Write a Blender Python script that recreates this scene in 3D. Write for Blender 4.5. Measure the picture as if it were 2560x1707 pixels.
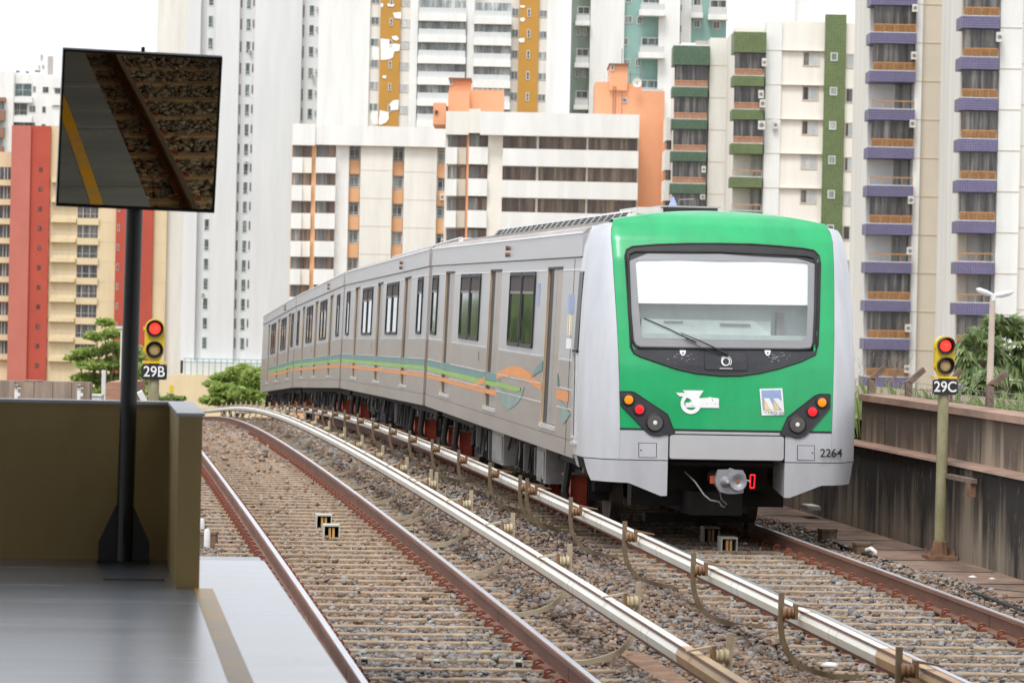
import bpy, bmesh, math, random
import numpy as np
from mathutils import Vector, Matrix
for o in list(bpy.data.objects): bpy.data.objects.remove(o)
S = bpy.context.scene
COL = S.collection
# ------------------------------------------------------------------ camera
FPX, CH, PSI, PIT, ROL = 8950., 2.597, .1185, -.00901, .02106
cd = bpy.data.cameras.new('camera'); cam = bpy.data.objects.new('camera', cd); COL.objects.link(cam)
cd.sensor_width = 36; cd.lens = FPX * 36 / 2560; cd.clip_start = .5; cd.clip_end = 6000
S.camera = cam
_f = Vector((math.sin(PSI) * math.cos(PIT), math.cos(PSI) * math.cos(PIT), math.sin(PIT)))
_r = Vector((math.cos(PSI), -math.sin(PSI), 0))
_u = _r.cross(_f)
_r2 = _r * math.cos(ROL) + _u * math.sin(ROL); _u2 = -_r * math.sin(ROL) + _u * math.cos(ROL)
_m = Matrix((_r2, _u2, -_f)).transposed().to_4x4(); _m.translation = (0, 0, CH)
cam.matrix_world = _m
cd.dof.use_dof = True; cd.dof.focus_distance = 42; cd.dof.aperture_fstop = 6.3
# ------------------------------------------------------------------ world, sun, exposure
SUN_EL, SUN_AZ = math.radians(58), math.radians(205)     # azimuth clockwise from +Y
w = bpy.data.worlds.new("World"); S.world = w; w.use_nodes = True
nt = w.node_tree; bg = nt.nodes['Background']
sky = nt.nodes.new('ShaderNodeTexSky'); sky.sky_type = 'NISHITA'; sky.sun_disc = False
sky.sun_elevation = SUN_EL; sky.sun_rotation = SUN_AZ; sky.dust_density = 6; sky.air_density = 1.5
hs = nt.nodes.new('ShaderNodeHueSaturation'); hs.inputs['Saturation'].default_value = .10
nt.links.new(sky.outputs[0], hs.inputs['Color'])
gm = nt.nodes.new('ShaderNodeMix'); gm.data_type = 'RGBA'; gm.inputs[0].default_value = .8
gm.inputs[7].default_value = (9.9, 10.3, 11.0, 1)      # even cloud layer over the sky gradient
nt.links.new(hs.outputs[0], gm.inputs[6]); nt.links.new(gm.outputs[2], bg.inputs[0])
bg.inputs[1].default_value = .10
sl = bpy.data.lights.new('sun', 'SUN'); sl.energy = 1.3; sl.angle = math.radians(18); sl.color = (1, .975, .94)
sun = bpy.data.objects.new('sun', sl); COL.objects.link(sun)
_d = Vector((math.sin(SUN_AZ) * math.cos(SUN_EL), math.cos(SUN_AZ) * math.cos(SUN_EL), math.sin(SUN_EL)))
sun.rotation_euler = _d.to_track_quat('Z', 'Y').to_euler()
S.view_settings.view_transform = 'Standard'; S.view_settings.look = 'None'
S.view_settings.exposure = .56; S.view_settings.gamma = 1
S.render.engine = 'CYCLES'
S.render.resolution_x = 1024; S.render.resolution_y = 682
# ------------------------------------------------------------------ measuring helpers
def ray(px, py):
    return (_f + _r2 * ((px - 1280) / FPX) + _u2 * (-(py - 853.5) / FPX))
def atX(px, py, X): d = ray(px, py); t = X / d.x; return Vector((X, d.y * t, CH + d.z * t))
def atY(px, py, Y): d = ray(px, py); t = Y / d.y; return Vector((d.x * t, Y, CH + d.z * t))
def atZ(px, py, z): d = ray(px, py); t = (z - CH) / d.z; return Vector((d.x * t, d.y * t, z))
def ZT(Y):
    Yc = min(max(Y, 17.), 140.); t = (Yc - 30) / 50.
    z = .33795915 * t - .1530515 * t * t - .44280329 * t**3 + .12110569 * t**4
    return z - (max(Y, 140.) - 140.) * .03
def DX(Y):
    Yc = min(max(Y, 20.), 120.); t = (Yc - 30) / 50.
    return -.2187 * t * t + .5016 * t**3 - .174 * t**4
C1, C2, T1, T2, G = 2.824, 7.233, 4.187, 5.601, .835
# ------------------------------------------------------------------ materials
def newmat(name):
    m = bpy.data.materials.new(name); m.use_nodes = True
    return m, m.node_tree, m.node_tree.nodes['Principled BSDF']
def _n(nt, t, **k):
    n = nt.nodes.new(t)
    for a, b in k.items():
        if a in n.inputs.keys(): n.inputs[a].default_value = b
        else: setattr(n, a, b)
    return n
def c4(c): return (c[0], c[1], c[2], 1)
def M(name, col, rough=.6, metal=0., var=.12, scale=3., bump=0., bscale=30., stretch=(1, 1, 1), col2=None, spec=.5, coat=0, contrast=.25, obj=False):
    m, t, p = newmat(name)
    tc = _n(t, 'ShaderNodeTexCoord'); mp = _n(t, 'ShaderNodeMapping'); mp.inputs['Scale'].default_value = stretch
    t.links.new(tc.outputs['Object'], mp.inputs[0])
    no = _n(t, 'ShaderNodeTexNoise', Scale=scale, Detail=6., Roughness=.65); t.links.new(mp.outputs[0], no.inputs[0])
    cr = _n(t, 'ShaderNodeValToRGB'); t.links.new(no.outputs[0], cr.inputs[0])
    c2 = col2 or tuple(max(0, x * (1 - var * 2)) for x in col)
    c1 = tuple(min(1, x * (1 + var * .5)) for x in col) if col2 is None else col
    cr.color_ramp.elements[0].position = .5 - contrast; cr.color_ramp.elements[1].position = .5 + contrast * .6
    cr.color_ramp.elements[0].color = c4(c2); cr.color_ramp.elements[1].color = c4(c1)
    t.links.new(cr.outputs[0], p.inputs['Base Color'])
    p.inputs['Roughness'].default_value = rough; p.inputs['Metallic'].default_value = metal
    p.inputs['Specular IOR Level'].default_value = spec; p.inputs['Coat Weight'].default_value = coat
    if bump:
        n2 = _n(t, 'ShaderNodeTexNoise', Scale=bscale, Detail=5.); t.links.new(mp.outputs[0], n2.inputs[0])
        b = _n(t, 'ShaderNodeBump', Strength=bump, Distance=.02); t.links.new(n2.outputs[0], b.inputs['Height'])
        t.links.new(b.outputs[0], p.inputs['Normal'])
    return m
def grid_mat(name, col, gcol, size=.12, rough=.5, gap=.12):
    m, t, p = newmat(name)
    tc = _n(t, 'ShaderNodeTexCoord'); sx = _n(t, 'ShaderNodeSeparateXYZ'); cx = _n(t, 'ShaderNodeCombineXYZ')
    t.links.new(tc.outputs['Object'], sx.inputs[0])
    a = _n(t, 'ShaderNodeMath', operation='ADD'); t.links.new(sx.outputs[0], a.inputs[0]); t.links.new(sx.outputs[1], a.inputs[1])
    t.links.new(a.outputs[0], cx.inputs[0]); t.links.new(sx.outputs[2], cx.inputs[1])
    br = _n(t, 'ShaderNodeTexBrick', Scale=1 / size, offset=0., squash=1.)
    br.inputs['Mortar Size'].default_value = gap; br.inputs['Mortar Smooth'].default_value = .3
    br.inputs['Brick Width'].default_value = 1.; br.inputs['Row Height'].default_value = 1.
    br.inputs['Color1'].default_value = c4(col); br.inputs['Color2'].default_value = c4([x * .72 for x in col]); br.inputs['Mortar'].default_value = c4(gcol)
    t.links.new(cx.outputs[0], br.inputs[0])
    no = _n(t, 'ShaderNodeTexNoise', Scale=.6, Detail=4.); t.links.new(tc.outputs['Object'], no.inputs[0])
    mx = _n(t, 'ShaderNodeMix', data_type='RGBA', blend_type='MULTIPLY'); mx.inputs[0].default_value = .35
    t.links.new(br.outputs[0], mx.inputs[6]); t.links.new(no.outputs[0], mx.inputs[7]); t.links.new(mx.outputs[2], p.inputs['Base Color'])
    p.inputs['Roughness'].default_value = rough
    return m
def glass_mat(name, dark, light, rough=.12, scale=2.2, zs=.06, ths=.5):
    # curtains and blinds behind dark panes: vertical streaks that differ from object to object
    m, t, p = newmat(name)
    tc = _n(t, 'ShaderNodeTexCoord'); oi = _n(t, 'ShaderNodeObjectInfo')
    mp = _n(t, 'ShaderNodeMapping'); mp.inputs['Scale'].default_value = (1, 1, zs)
    ad = _n(t, 'ShaderNodeVectorMath', operation='ADD'); ml = _n(t, 'ShaderNodeMath', operation='MULTIPLY'); ml.inputs[1].default_value = 60
    t.links.new(oi.outputs['Random'], ml.inputs[0]); t.links.new(tc.outputs['Object'], mp.inputs[0])
    t.links.new(mp.outputs[0], ad.inputs[0]); t.links.new(ml.outputs[0], ad.inputs[1])
    no = _n(t, 'ShaderNodeTexNoise', Scale=scale, Detail=4., Roughness=.7); t.links.new(ad.outputs[0], no.inputs[0])
    cr = _n(t, 'ShaderNodeValToRGB'); t.links.new(no.outputs[0], cr.inputs[0])
    e = cr.color_ramp.elements; e[0].position = ths - .1; e[0].color = c4(dark); e[1].position = ths + .16; e[1].color = c4(light)
    k = e.new(ths + .03); k.color = c4([a * .7 + b * .3 for a, b in zip(dark, light)])
    t.links.new(cr.outputs[0], p.inputs['Base Color']); p.inputs['Roughness'].default_value = rough
    return m
MT = {}
def reg(k, m): MT[k] = m; return m
reg('rail_rust', M('rail_rust', (.22, .105, .065), .7, 0, .3, 3, .3, 60, (1, .3, 1), col2=(.13, .055, .034)))
reg('rail_head', M('rail_head', (.64, .65, .69), .30, .9, .12, 4, stretch=(8, .2, 1)))
reg('clip', M('clip_rust', (.26, .085, .05), .8, 0, .35, 25))
reg('sleeper', M('sleeper_concrete', (.42, .31, .21), .9, 0, .3, 6, .5, 40, (.6, 1, 1), col2=(.17, .12, .08)))
reg('cover_white', M('cover_white', (.86, .85, .78), .38, 0, .1, 2.5, stretch=(1, .3, 1), col2=(.74, .70, .56), contrast=.35))
reg('cover_tan', M('cover_tan', (.50, .33, .17), .55, 0, .2, 3, stretch=(1, .3, 1)))
reg('cover_groove', M('cover_groove', (.13, .06, .04), .8))
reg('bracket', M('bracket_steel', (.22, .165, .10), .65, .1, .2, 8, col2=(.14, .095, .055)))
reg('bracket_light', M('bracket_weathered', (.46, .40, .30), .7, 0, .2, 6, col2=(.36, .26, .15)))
reg('roofgrey', M('train_roof', (.40, .36, .33), .55, .2, .2, 2, stretch=(1, .2, 1)))
reg('gang', M('gangway_bronze', (.30, .17, .09), .5, .2, .2, 3))
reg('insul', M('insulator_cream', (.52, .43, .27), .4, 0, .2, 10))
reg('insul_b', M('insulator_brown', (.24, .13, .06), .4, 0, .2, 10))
reg('blacksteel', M('black_paint', (.012, .012, .011), .38, .0, .2, 8))
reg('wall_brown', M('parapet_brown', (.50, .365, .145), .5, 0, .18, 1.1, .12, 30, (1, 1, .35), col2=(.36, .25, .095)))
reg('wall_cap', M('parapet_cap', (.52, .54, .57), .32, 0, .12, 2))
reg('white', M('white_paint', (.80, .80, .77), .7, 0, .07, .7, stretch=(1, 1, .12)))
reg('offwhite', M('offwhite_paint', (.76, .74, .68), .75, 0, .08, .7, stretch=(1, 1, .12)))
reg('cream', M('cream_paint', (.84, .795, .72), .8, 0, .07, .7, stretch=(1, 1, .12)))
reg('whitecool', M('cool_white_paint', (.69, .70, .70), .75, 0, .05, .5, stretch=(1, 1, .1)))
reg('beige', M('beige_paint', (.62, .55, .45), .8, 0, .05, .15))
reg('yellow', M('yellow_ochre', (.71, .58, .37), .8, 0, .07, .6, stretch=(1, 1, .15)))
reg('redp', M('red_paint', (.45, .075, .045), .75, 0, .08, .2))
reg('redl', M('light_red_facet', (.50, .155, .115), .75, 0, .06, .2))
reg('orange', M('orange_paint', (.74, .34, .18), .75, 0, .05, .2))
reg('orange2', M('peach_paint', (.76, .43, .23), .75, 0, .05, .2))
reg('brownp', M('brown_paint', (.50, .26, .05), .8, 0, .06, .3))
reg('greywall', M('grey_wall', (.42, .38, .36), .8, 0, .05, .2))
reg('tealp', M('teal_paint', (.26, .42, .38), .75, 0, .06, .2))
reg('greygreen', M('grey_green_paint', (.24, .30, .25), .75, 0, .1, .3))
reg('greentile', grid_mat('green_tile', (.085, .155, .095), (.11, .18, .12), .22))
reg('greentile2', grid_mat('olive_tile', (.13, .19, .065), (.21, .26, .12), .20))
reg('purpletile', grid_mat('purple_tile', (.125, .105, .225), (.27, .25, .38), .17))
reg('woodrail', M('orange_brown_rail', (.50, .25, .09), .7, 0, .12, 2))
reg('pinkrail', M('salmon_rail', (.52, .27, .16), .7, 0, .12, 2))
reg('brownspan', M('brown_spandrel', (.30, .16, .11), .7))
reg('darkin', M('dark_recess', (.07, .06, .055), .8))
reg('glassdark', glass_mat('dark_glass', (.035, .034, .036), (.22, .20, .18)))
reg('glassbrown', glass_mat('brown_glass', (.075, .05, .04), (.40, .29, .20), scale=1.2, ths=.47))
reg('glassgrey', glass_mat('grey_glass', (.10, .12, .12), (.46, .48, .44), scale=1.1))
reg('glassgreen', glass_mat('green_glass', (.05, .07, .07), (.24, .31, .29), scale=1.5, zs=.3))
reg('glasswhite', glass_mat('white_blind_glass', (.42, .43, .43), (.72, .73, .72), scale=.8, zs=.3))
reg('glasslight', glass_mat('pale_glass', (.16, .18, .18), (.62, .66, .64), scale=.9, zs=.2, ths=.47))
reg('frame', M('window_frame', (.62, .62, .60), .5))
reg('railgrey', M('balcony_railing', (.62, .63, .62), .5, 0, .1, 6, stretch=(3, 1, .2)))
reg('silver', M('train_silver', (.60, .595, .60), .34, .35, .05, 1.5))
reg('silverp', M('train_silver_paint', (.57, .58, .61), .34, .25, .06, 1.6, stretch=(2, 2, .5), contrast=.2))
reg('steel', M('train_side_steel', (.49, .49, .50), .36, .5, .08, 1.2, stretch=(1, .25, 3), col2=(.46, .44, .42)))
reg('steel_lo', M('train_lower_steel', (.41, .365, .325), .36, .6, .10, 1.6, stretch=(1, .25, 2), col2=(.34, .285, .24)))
reg('bronze', M('door_jamb_bronze', (.62, .46, .31), .38, .35, .2, 6, stretch=(1, 1, .2)))
reg('bead', M('bright_trim', (.85, .85, .84), .25, .6, .05, 4))
reg('green', M('train_green', (.006, .37, .12), .32, 0, .10, 2.2, coat=.25, stretch=(1.5, 1, .6), contrast=.3))
reg('rubber', M('rubber_black', (.018, .018, .018), .55, 0, .2, 5))
reg('maskblack', M('mask_dark_grey', (.035, .035, .04), .4, 0, .2, 4))
reg('frit', M('windscreen_border', (.27, .27, .28), .25, 0, .04, 2, coat=.5))  # border's pale grey has its reflection put into the colour
reg('uf', M('underframe_dark', (.022, .018, .016), .8, 0, .35, 4))
reg('ufgrey', M('underframe_grey', (.24, .225, .215), .6, .1, .25, 3))
reg('couplergrey', M('coupler_grey', (.33, .33, .35), .45, .4, .12, 6))
reg('wheel', M('wheel_steel', (.16, .135, .12), .45, .6, .3, 6))
reg('redbox', M('collector_red', (.42, .06, .025), .7, 0, .35, 6))
reg('black', M('lettering_black', (.02, .02, .022), .5))
reg('signwhite', M('lettering_white', (.85, .86, .84), .5))
reg('yellowpaint', M('signal_yellow', (.78, .55, .02), .4, 0, .08, 6))
reg('lensoff', M('lens_dark_amber', (.82, .58, .24), .25, 0, .05, 6))
reg('mosspost', M('mossy_post', (.34, .31, .19), .85, 0, .25, 5, .4, 40, (1, 1, .5), col2=(.20, .19, .09)))
reg('rust', M('rusty_brown', (.24, .13, .075), .85, 0, .3, 5))
reg('pvc', M('white_pvc', (.80, .80, .78), .35))
reg('brownbox', M('brown_box', (.24, .16, .10), .7, 0, .25, 8))
reg('balise', M('pale_grey_box', (.55, .54, .47), .6, 0, .15, 8))
reg('amberslot', M('amber_plate', (.60, .36, .13), .5))
reg('concpost', M('concrete_post', (.23, .16, .125), .95, 0, .3, 6, .4, 30))
reg('wire', M('galvanised_wire', (.30, .29, .27), .6, .3))
reg('lampwhite', M('lamp_housing', (.66, .67, .70), .35))
reg('lamppost', M('lamp_post_concrete', (.56, .47, .40), .8))
reg('roofslab', M('station_roof_slab', (.16, .14, .12), .9))
reg('trunk', M('bark', (.14, .10, .07), .95, 0, .3, 8))
reg('twig', M('bare_twig', (.27, .21, .17), .95, 0, .3, 8))
reg('acwhite', M('air_conditioner_white', (.68, .67, .62), .6))
reg('cabin', M('cab_interior_grey', (.55, .60, .59), .6))
reg('blind', M('white_sunshade', (.88, .90, .88), .6, 0, .02))
reg('tealband', M('teal_band', (.10, .25, .23), .4, .1, .1, 2, stretch=(1, .4, 1)))
reg('greenband', M('lime_band', (.25, .50, .06), .4, .1, .1, 2, stretch=(1, .4, 1)))
reg('orangeband', M('orange_band', (.80, .27, .035), .4, .05, .08, 2, stretch=(1, .4, 1)))
reg('leafband', M('faded_teal', (.22, .32, .28), .4, .15, .12, 2))
reg('blue', M('pale_blue_print', (.30, .38, .62), .5)); reg('yellowprint', M('pale_yellow_print', (.80, .62, .30), .5))
reg('chrome', M('lamp_reflector', (.30, .29, .27), .2, 1))
def lamp_mat(name, col, e):
    m, t, p = newmat(name); p.inputs['Base Color'].default_value = c4(col); p.inputs['Roughness'].default_value = .25
    lw = _n(t, 'ShaderNodeTexNoise', Scale=90.); mx = _n(t, 'ShaderNodeMath', operation='MULTIPLY'); mx.inputs[1].default_value = e * 2
    t.links.new(lw.outputs[0], mx.inputs[0]); t.links.new(mx.outputs[0], p.inputs['Emission Strength']); p.inputs['Emission Color'].default_value = c4(col); return m
reg('lensred', lamp_mat('red_signal_lens', (1, .05, .03), .9)); reg('tailred', lamp_mat('tail_lamp_red', (.9, .012, .02), .55))
reg('indorange', lamp_mat('orange_lamp', (.9, .26, .01), .22))
# thin see-through cab glass
def cabglass():
    m, t, p = newmat('windscreen_glass'); out = t.nodes['Material Output']
    tr = _n(t, 'ShaderNodeBsdfTransparent'); tr.inputs[0].default_value = (.93, .97, .95, 1)
    gl = _n(t, 'ShaderNodeBsdfGlossy'); gl.inputs['Roughness'].default_value = .05
    mx = _n(t, 'ShaderNodeMixShader'); mx.inputs[0].default_value = .14
    t.links.new(tr.outputs[0], mx.inputs[1]); t.links.new(gl.outputs[0], mx.inputs[2]); t.links.new(mx.outputs[0], out.inputs[0]); return m
reg('cabglass', cabglass())
def trainglass():
    m, t, p = newmat('train_side_glass'); p.inputs['Base Color'].default_value = (.035, .05, .035, 1); p.inputs['Roughness'].default_value = .06
    tc = _n(t, 'ShaderNodeTexCoord'); no = _n(t, 'ShaderNodeTexNoise', Scale=3., Detail=5.); t.links.new(tc.outputs['Object'], no.inputs[0])
    cr = _n(t, 'ShaderNodeValToRGB'); e = cr.color_ramp.elements; e[0].position = .4; e[0].color = (.03, .045, .035, 1); e[1].position = .62; e[1].color = (.10, .13, .07, 1)  # greenish variation stands in for trees reflected in the glass
    t.links.new(no.outputs[0], cr.inputs[0]); t.links.new(cr.outputs[0], p.inputs['Base Color']); return m
reg('sideglass', trainglass())
def mirror_mat():
    m, t, p = newmat('mirror_glass'); p.inputs['Metallic'].default_value = 1; p.inputs['Roughness'].default_value = .01
    p.inputs['Base Color'].default_value = (1, .80, .48, 1); return m
reg('mirror', mirror_mat())
def stained(name, base, dark, light, zscale=.25, ztop=None, zlen=.6, scale=3.5):
    # old concrete: narrow vertical run-off streaks, black growth hanging from the top edge
    m, t, p = newmat(name)
    tc = _n(t, 'ShaderNodeTexCoord'); mp = _n(t, 'ShaderNodeMapping'); mp.inputs['Scale'].default_value = (1, 1, zscale)
    t.links.new(tc.outputs['Object'], mp.inputs[0])
    mp2 = _n(t, 'ShaderNodeMapping'); mp2.inputs['Scale'].default_value = (1, 1, zscale * .35); t.links.new(tc.outputs['Object'], mp2.inputs[0])
    n1 = _n(t, 'ShaderNodeTexNoise', Scale=scale, Detail=8., Roughness=.7); n2 = _n(t, 'ShaderNodeTexNoise', Scale=.5, Detail=4., Roughness=.6)
    n3 = _n(t, 'ShaderNodeTexNoise', Scale=scale * 2.2, Detail=8., Roughness=.8)
    t.links.new(mp2.outputs[0], n1.inputs[0]); t.links.new(mp.outputs[0], n2.inputs[0]); t.links.new(mp.outputs[0], n3.inputs[0])
    def mth(op, a, b, c=None):
        n = _n(t, 'ShaderNodeMath', operation=op)
        for i, v in enumerate((a, b, c)):
            if v is None: continue
            if isinstance(v, (int, float)): n.inputs[i].default_value = v
            else: t.links.new(v, n.inputs[i])
        return n.outputs[0]
    v = mth('MULTIPLY_ADD', n1.outputs[0], .5, mth('MULTIPLY', n2.outputs[0], .5))
    if ztop is not None:
        sx = _n(t, 'ShaderNodeSeparateXYZ'); t.links.new(tc.outputs['Object'], sx.inputs[0])
        g = mth('MULTIPLY', mth('SUBTRACT', sx.outputs[2], ztop - zlen), .16 / zlen); gc = _n(t, 'ShaderNodeMath', operation='MAXIMUM'); gc.inputs[1].default_value = 0; t.links.new(g, gc.inputs[0])
        v = mth('SUBTRACT', v, gc.outputs[0])
    cr = _n(t, 'ShaderNodeValToRGB'); e = cr.color_ramp.elements; e[0].position = .40; e[0].color = c4(dark); e[1].position = .54; e[1].color = c4(base)
    t.links.new(v, cr.inputs[0])
    c2 = _n(t, 'ShaderNodeValToRGB'); e = c2.color_ramp.elements; e[0].position = .57; e[0].color = (0, 0, 0, 1); e[1].position = .70; e[1].color = (1, 1, 1, 1)
    t.links.new(n3.outputs[0], c2.inputs[0])
    mx = _n(t, 'ShaderNodeMix', data_type='RGBA'); mx.inputs[7].default_value = c4(light)
    t.links.new(mth('MULTIPLY', c2.outputs[0], .6), mx.inputs[0]); t.links.new(cr.outputs[0], mx.inputs[6]); t.links.new(mx.outputs[2], p.inputs['Base Color'])
    p.inputs['Roughness'].default_value = .92
    bb = _n(t, 'ShaderNodeBump', Strength=.5, Distance=.02); t.links.new(n3.outputs[0], bb.inputs['Height']); t.links.new(bb.outputs[0], p.inputs['Normal'])
    return m
reg('wallstain', stained('stained_concrete', (.27, .22, .165), (.022, .018, .015), (.44, .39, .32), ztop=1.25, zlen=.9))
reg('wallstain2', stained('stained_panel_concrete', (.36, .285, .21), (.12, .092, .07), (.48, .41, .33), ztop=.95, zlen=.7))
reg('coping', M('coping_terracotta', (.33, .21, .155), .9, 0, .25, 2, .3, 20, (1, .6, 1)))
reg('farwall', stained('far_concrete', (.36, .28, .22), (.16, .12, .09), (.42, .36, .30)))
reg('walkway', M('walkway_slab', (.27, .175, .125), .9, 0, .3, 1.6, .5, 20, (1, .5, 1), col2=(.10, .065, .05), contrast=.16))
def floor_mat():
    m, t, p = newmat('platform_floor')
    tc = _n(t, 'ShaderNodeTexCoord'); mp = _n(t, 'ShaderNodeMapping'); mp.inputs['Scale'].default_value = (.5, 2.2, 1)
    t.links.new(tc.outputs['Object'], mp.inputs[0])
    n = _n(t, 'ShaderNodeTexNoise', Scale=1.6, Detail=6., Roughness=.6); t.links.new(mp.outputs[0], n.inputs[0])
    cr = _n(t, 'ShaderNodeValToRGB'); e = cr.color_ramp.elements; e[0].position = .3; e[0].color = (.19, .235, .31, 1); e[1].position = .7; e[1].color = (.30, .355, .46, 1)  # blue in the base colour stands in for the sky's reflection
    t.links.new(n.outputs[0], cr.inputs[0])
    r = _n(t, 'ShaderNodeMapRange'); r.inputs[3].default_value = .16; r.inputs[4].default_value = .34; t.links.new(n.outputs[0], r.inputs[0]); t.links.new(r.outputs[0], p.inputs['Roughness'])
    # slab joints across the platform
    sx = _n(t, 'ShaderNodeSeparateXYZ'); t.links.new(tc.outputs['Object'], sx.inputs[0])
    q = _n(t, 'ShaderNodeMath', operation='PINGPONG'); q.inputs[1].default_value = .75; t.links.new(sx.outputs[1], q.inputs[0])
    g = _n(t, 'ShaderNodeMath', operation='LESS_THAN'); g.inputs[1].default_value = .008; t.links.new(q.outputs[0], g.inputs[0])
    mx = _n(t, 'ShaderNodeMix', data_type='RGBA'); mx.inputs[7].default_value = (.12, .10, .09, 1)
    t.links.new(g.outputs[0], mx.inputs[0]); t.links.new(cr.outputs[0], mx.inputs[6]); t.links.new(mx.outputs[2], p.inputs['Base Color'])
    p.inputs['Specular IOR Level'].default_value = .9; p.inputs['Coat Weight'].default_value = 1; p.inputs['Coat Roughness'].default_value = .30; p.inputs['Specular Tint'].default_value = (.80, .90, 1, 1)
    return m
reg('floor', floor_mat())
reg('yellowline', M('worn_yellow_line', (.80, .42, .015), .35, 0, .15, 2.2, stretch=(1, .8, 1), col2=(.56, .38, .16), contrast=.14))
def vcol_mat(name, rough=.9, bump=0):
    m, t, p = newmat(name); a = _n(t, 'ShaderNodeAttribute', attribute_name='tint'); t.links.new(a.outputs[0], p.inputs['Base Color'])
    p.inputs['Roughness'].default_value = rough
    return m
reg('stone', vcol_mat('ballast_stone', .85))
def leaf_mat(name, c1, c2, tr=.25):
    m, t, p = newmat(name); g = _n(t, 'ShaderNodeNewGeometry')
    cr = _n(t, 'ShaderNodeValToRGB'); e = cr.color_ramp.elements; e[0].color = c4(c1); e[1].color = c4(c2)
    t.links.new(g.outputs['Random Per Island'], cr.inputs[0]); t.links.new(cr.outputs[0], p.inputs['Base Color'])
    p.inputs['Roughness'].default_value = .55; p.inputs['Transmission Weight'].default_value = 0
    out = t.nodes['Material Output']; tl = _n(t, 'ShaderNodeBsdfTranslucent'); t.links.new(cr.outputs[0], tl.inputs[0])
    mx = _n(t, 'ShaderNodeMixShader'); mx.inputs[0].default_value = tr; t.links.new(p.outputs[0], mx.inputs[1]); t.links.new(tl.outputs[0], mx.inputs[2]); t.links.new(mx.outputs[0], out.inputs[0])
    return m
reg('leaf', leaf_mat('leaf_green', (.20, .29, .06), (.55, .66, .20), .5))
reg('leafd', leaf_mat('leaf_dark_green', (.08, .14, .03), (.30, .40, .11), .4))
reg('palmleaf', leaf_mat('palm_leaf', (.07, .12, .04), (.36, .45, .20), .4))
reg('grassm', leaf_mat('grass_blade', (.14, .22, .05), (.36, .42, .18)))
reg('ground', M('dry_ground', (.26, .19, .13), .95, 0, .25, .3, col2=(.16, .15, .08)))
reg('ballastbase', M('ballast_bed', (.17, .13, .10), .95, 0, .3, 14, 1., 35, col2=(.045, .032, .025)))
reg('terracotta', M('terracotta_brick', (.42, .23, .15), .9, 0, .2, 3, stretch=(.3, .3, 4)))
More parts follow.
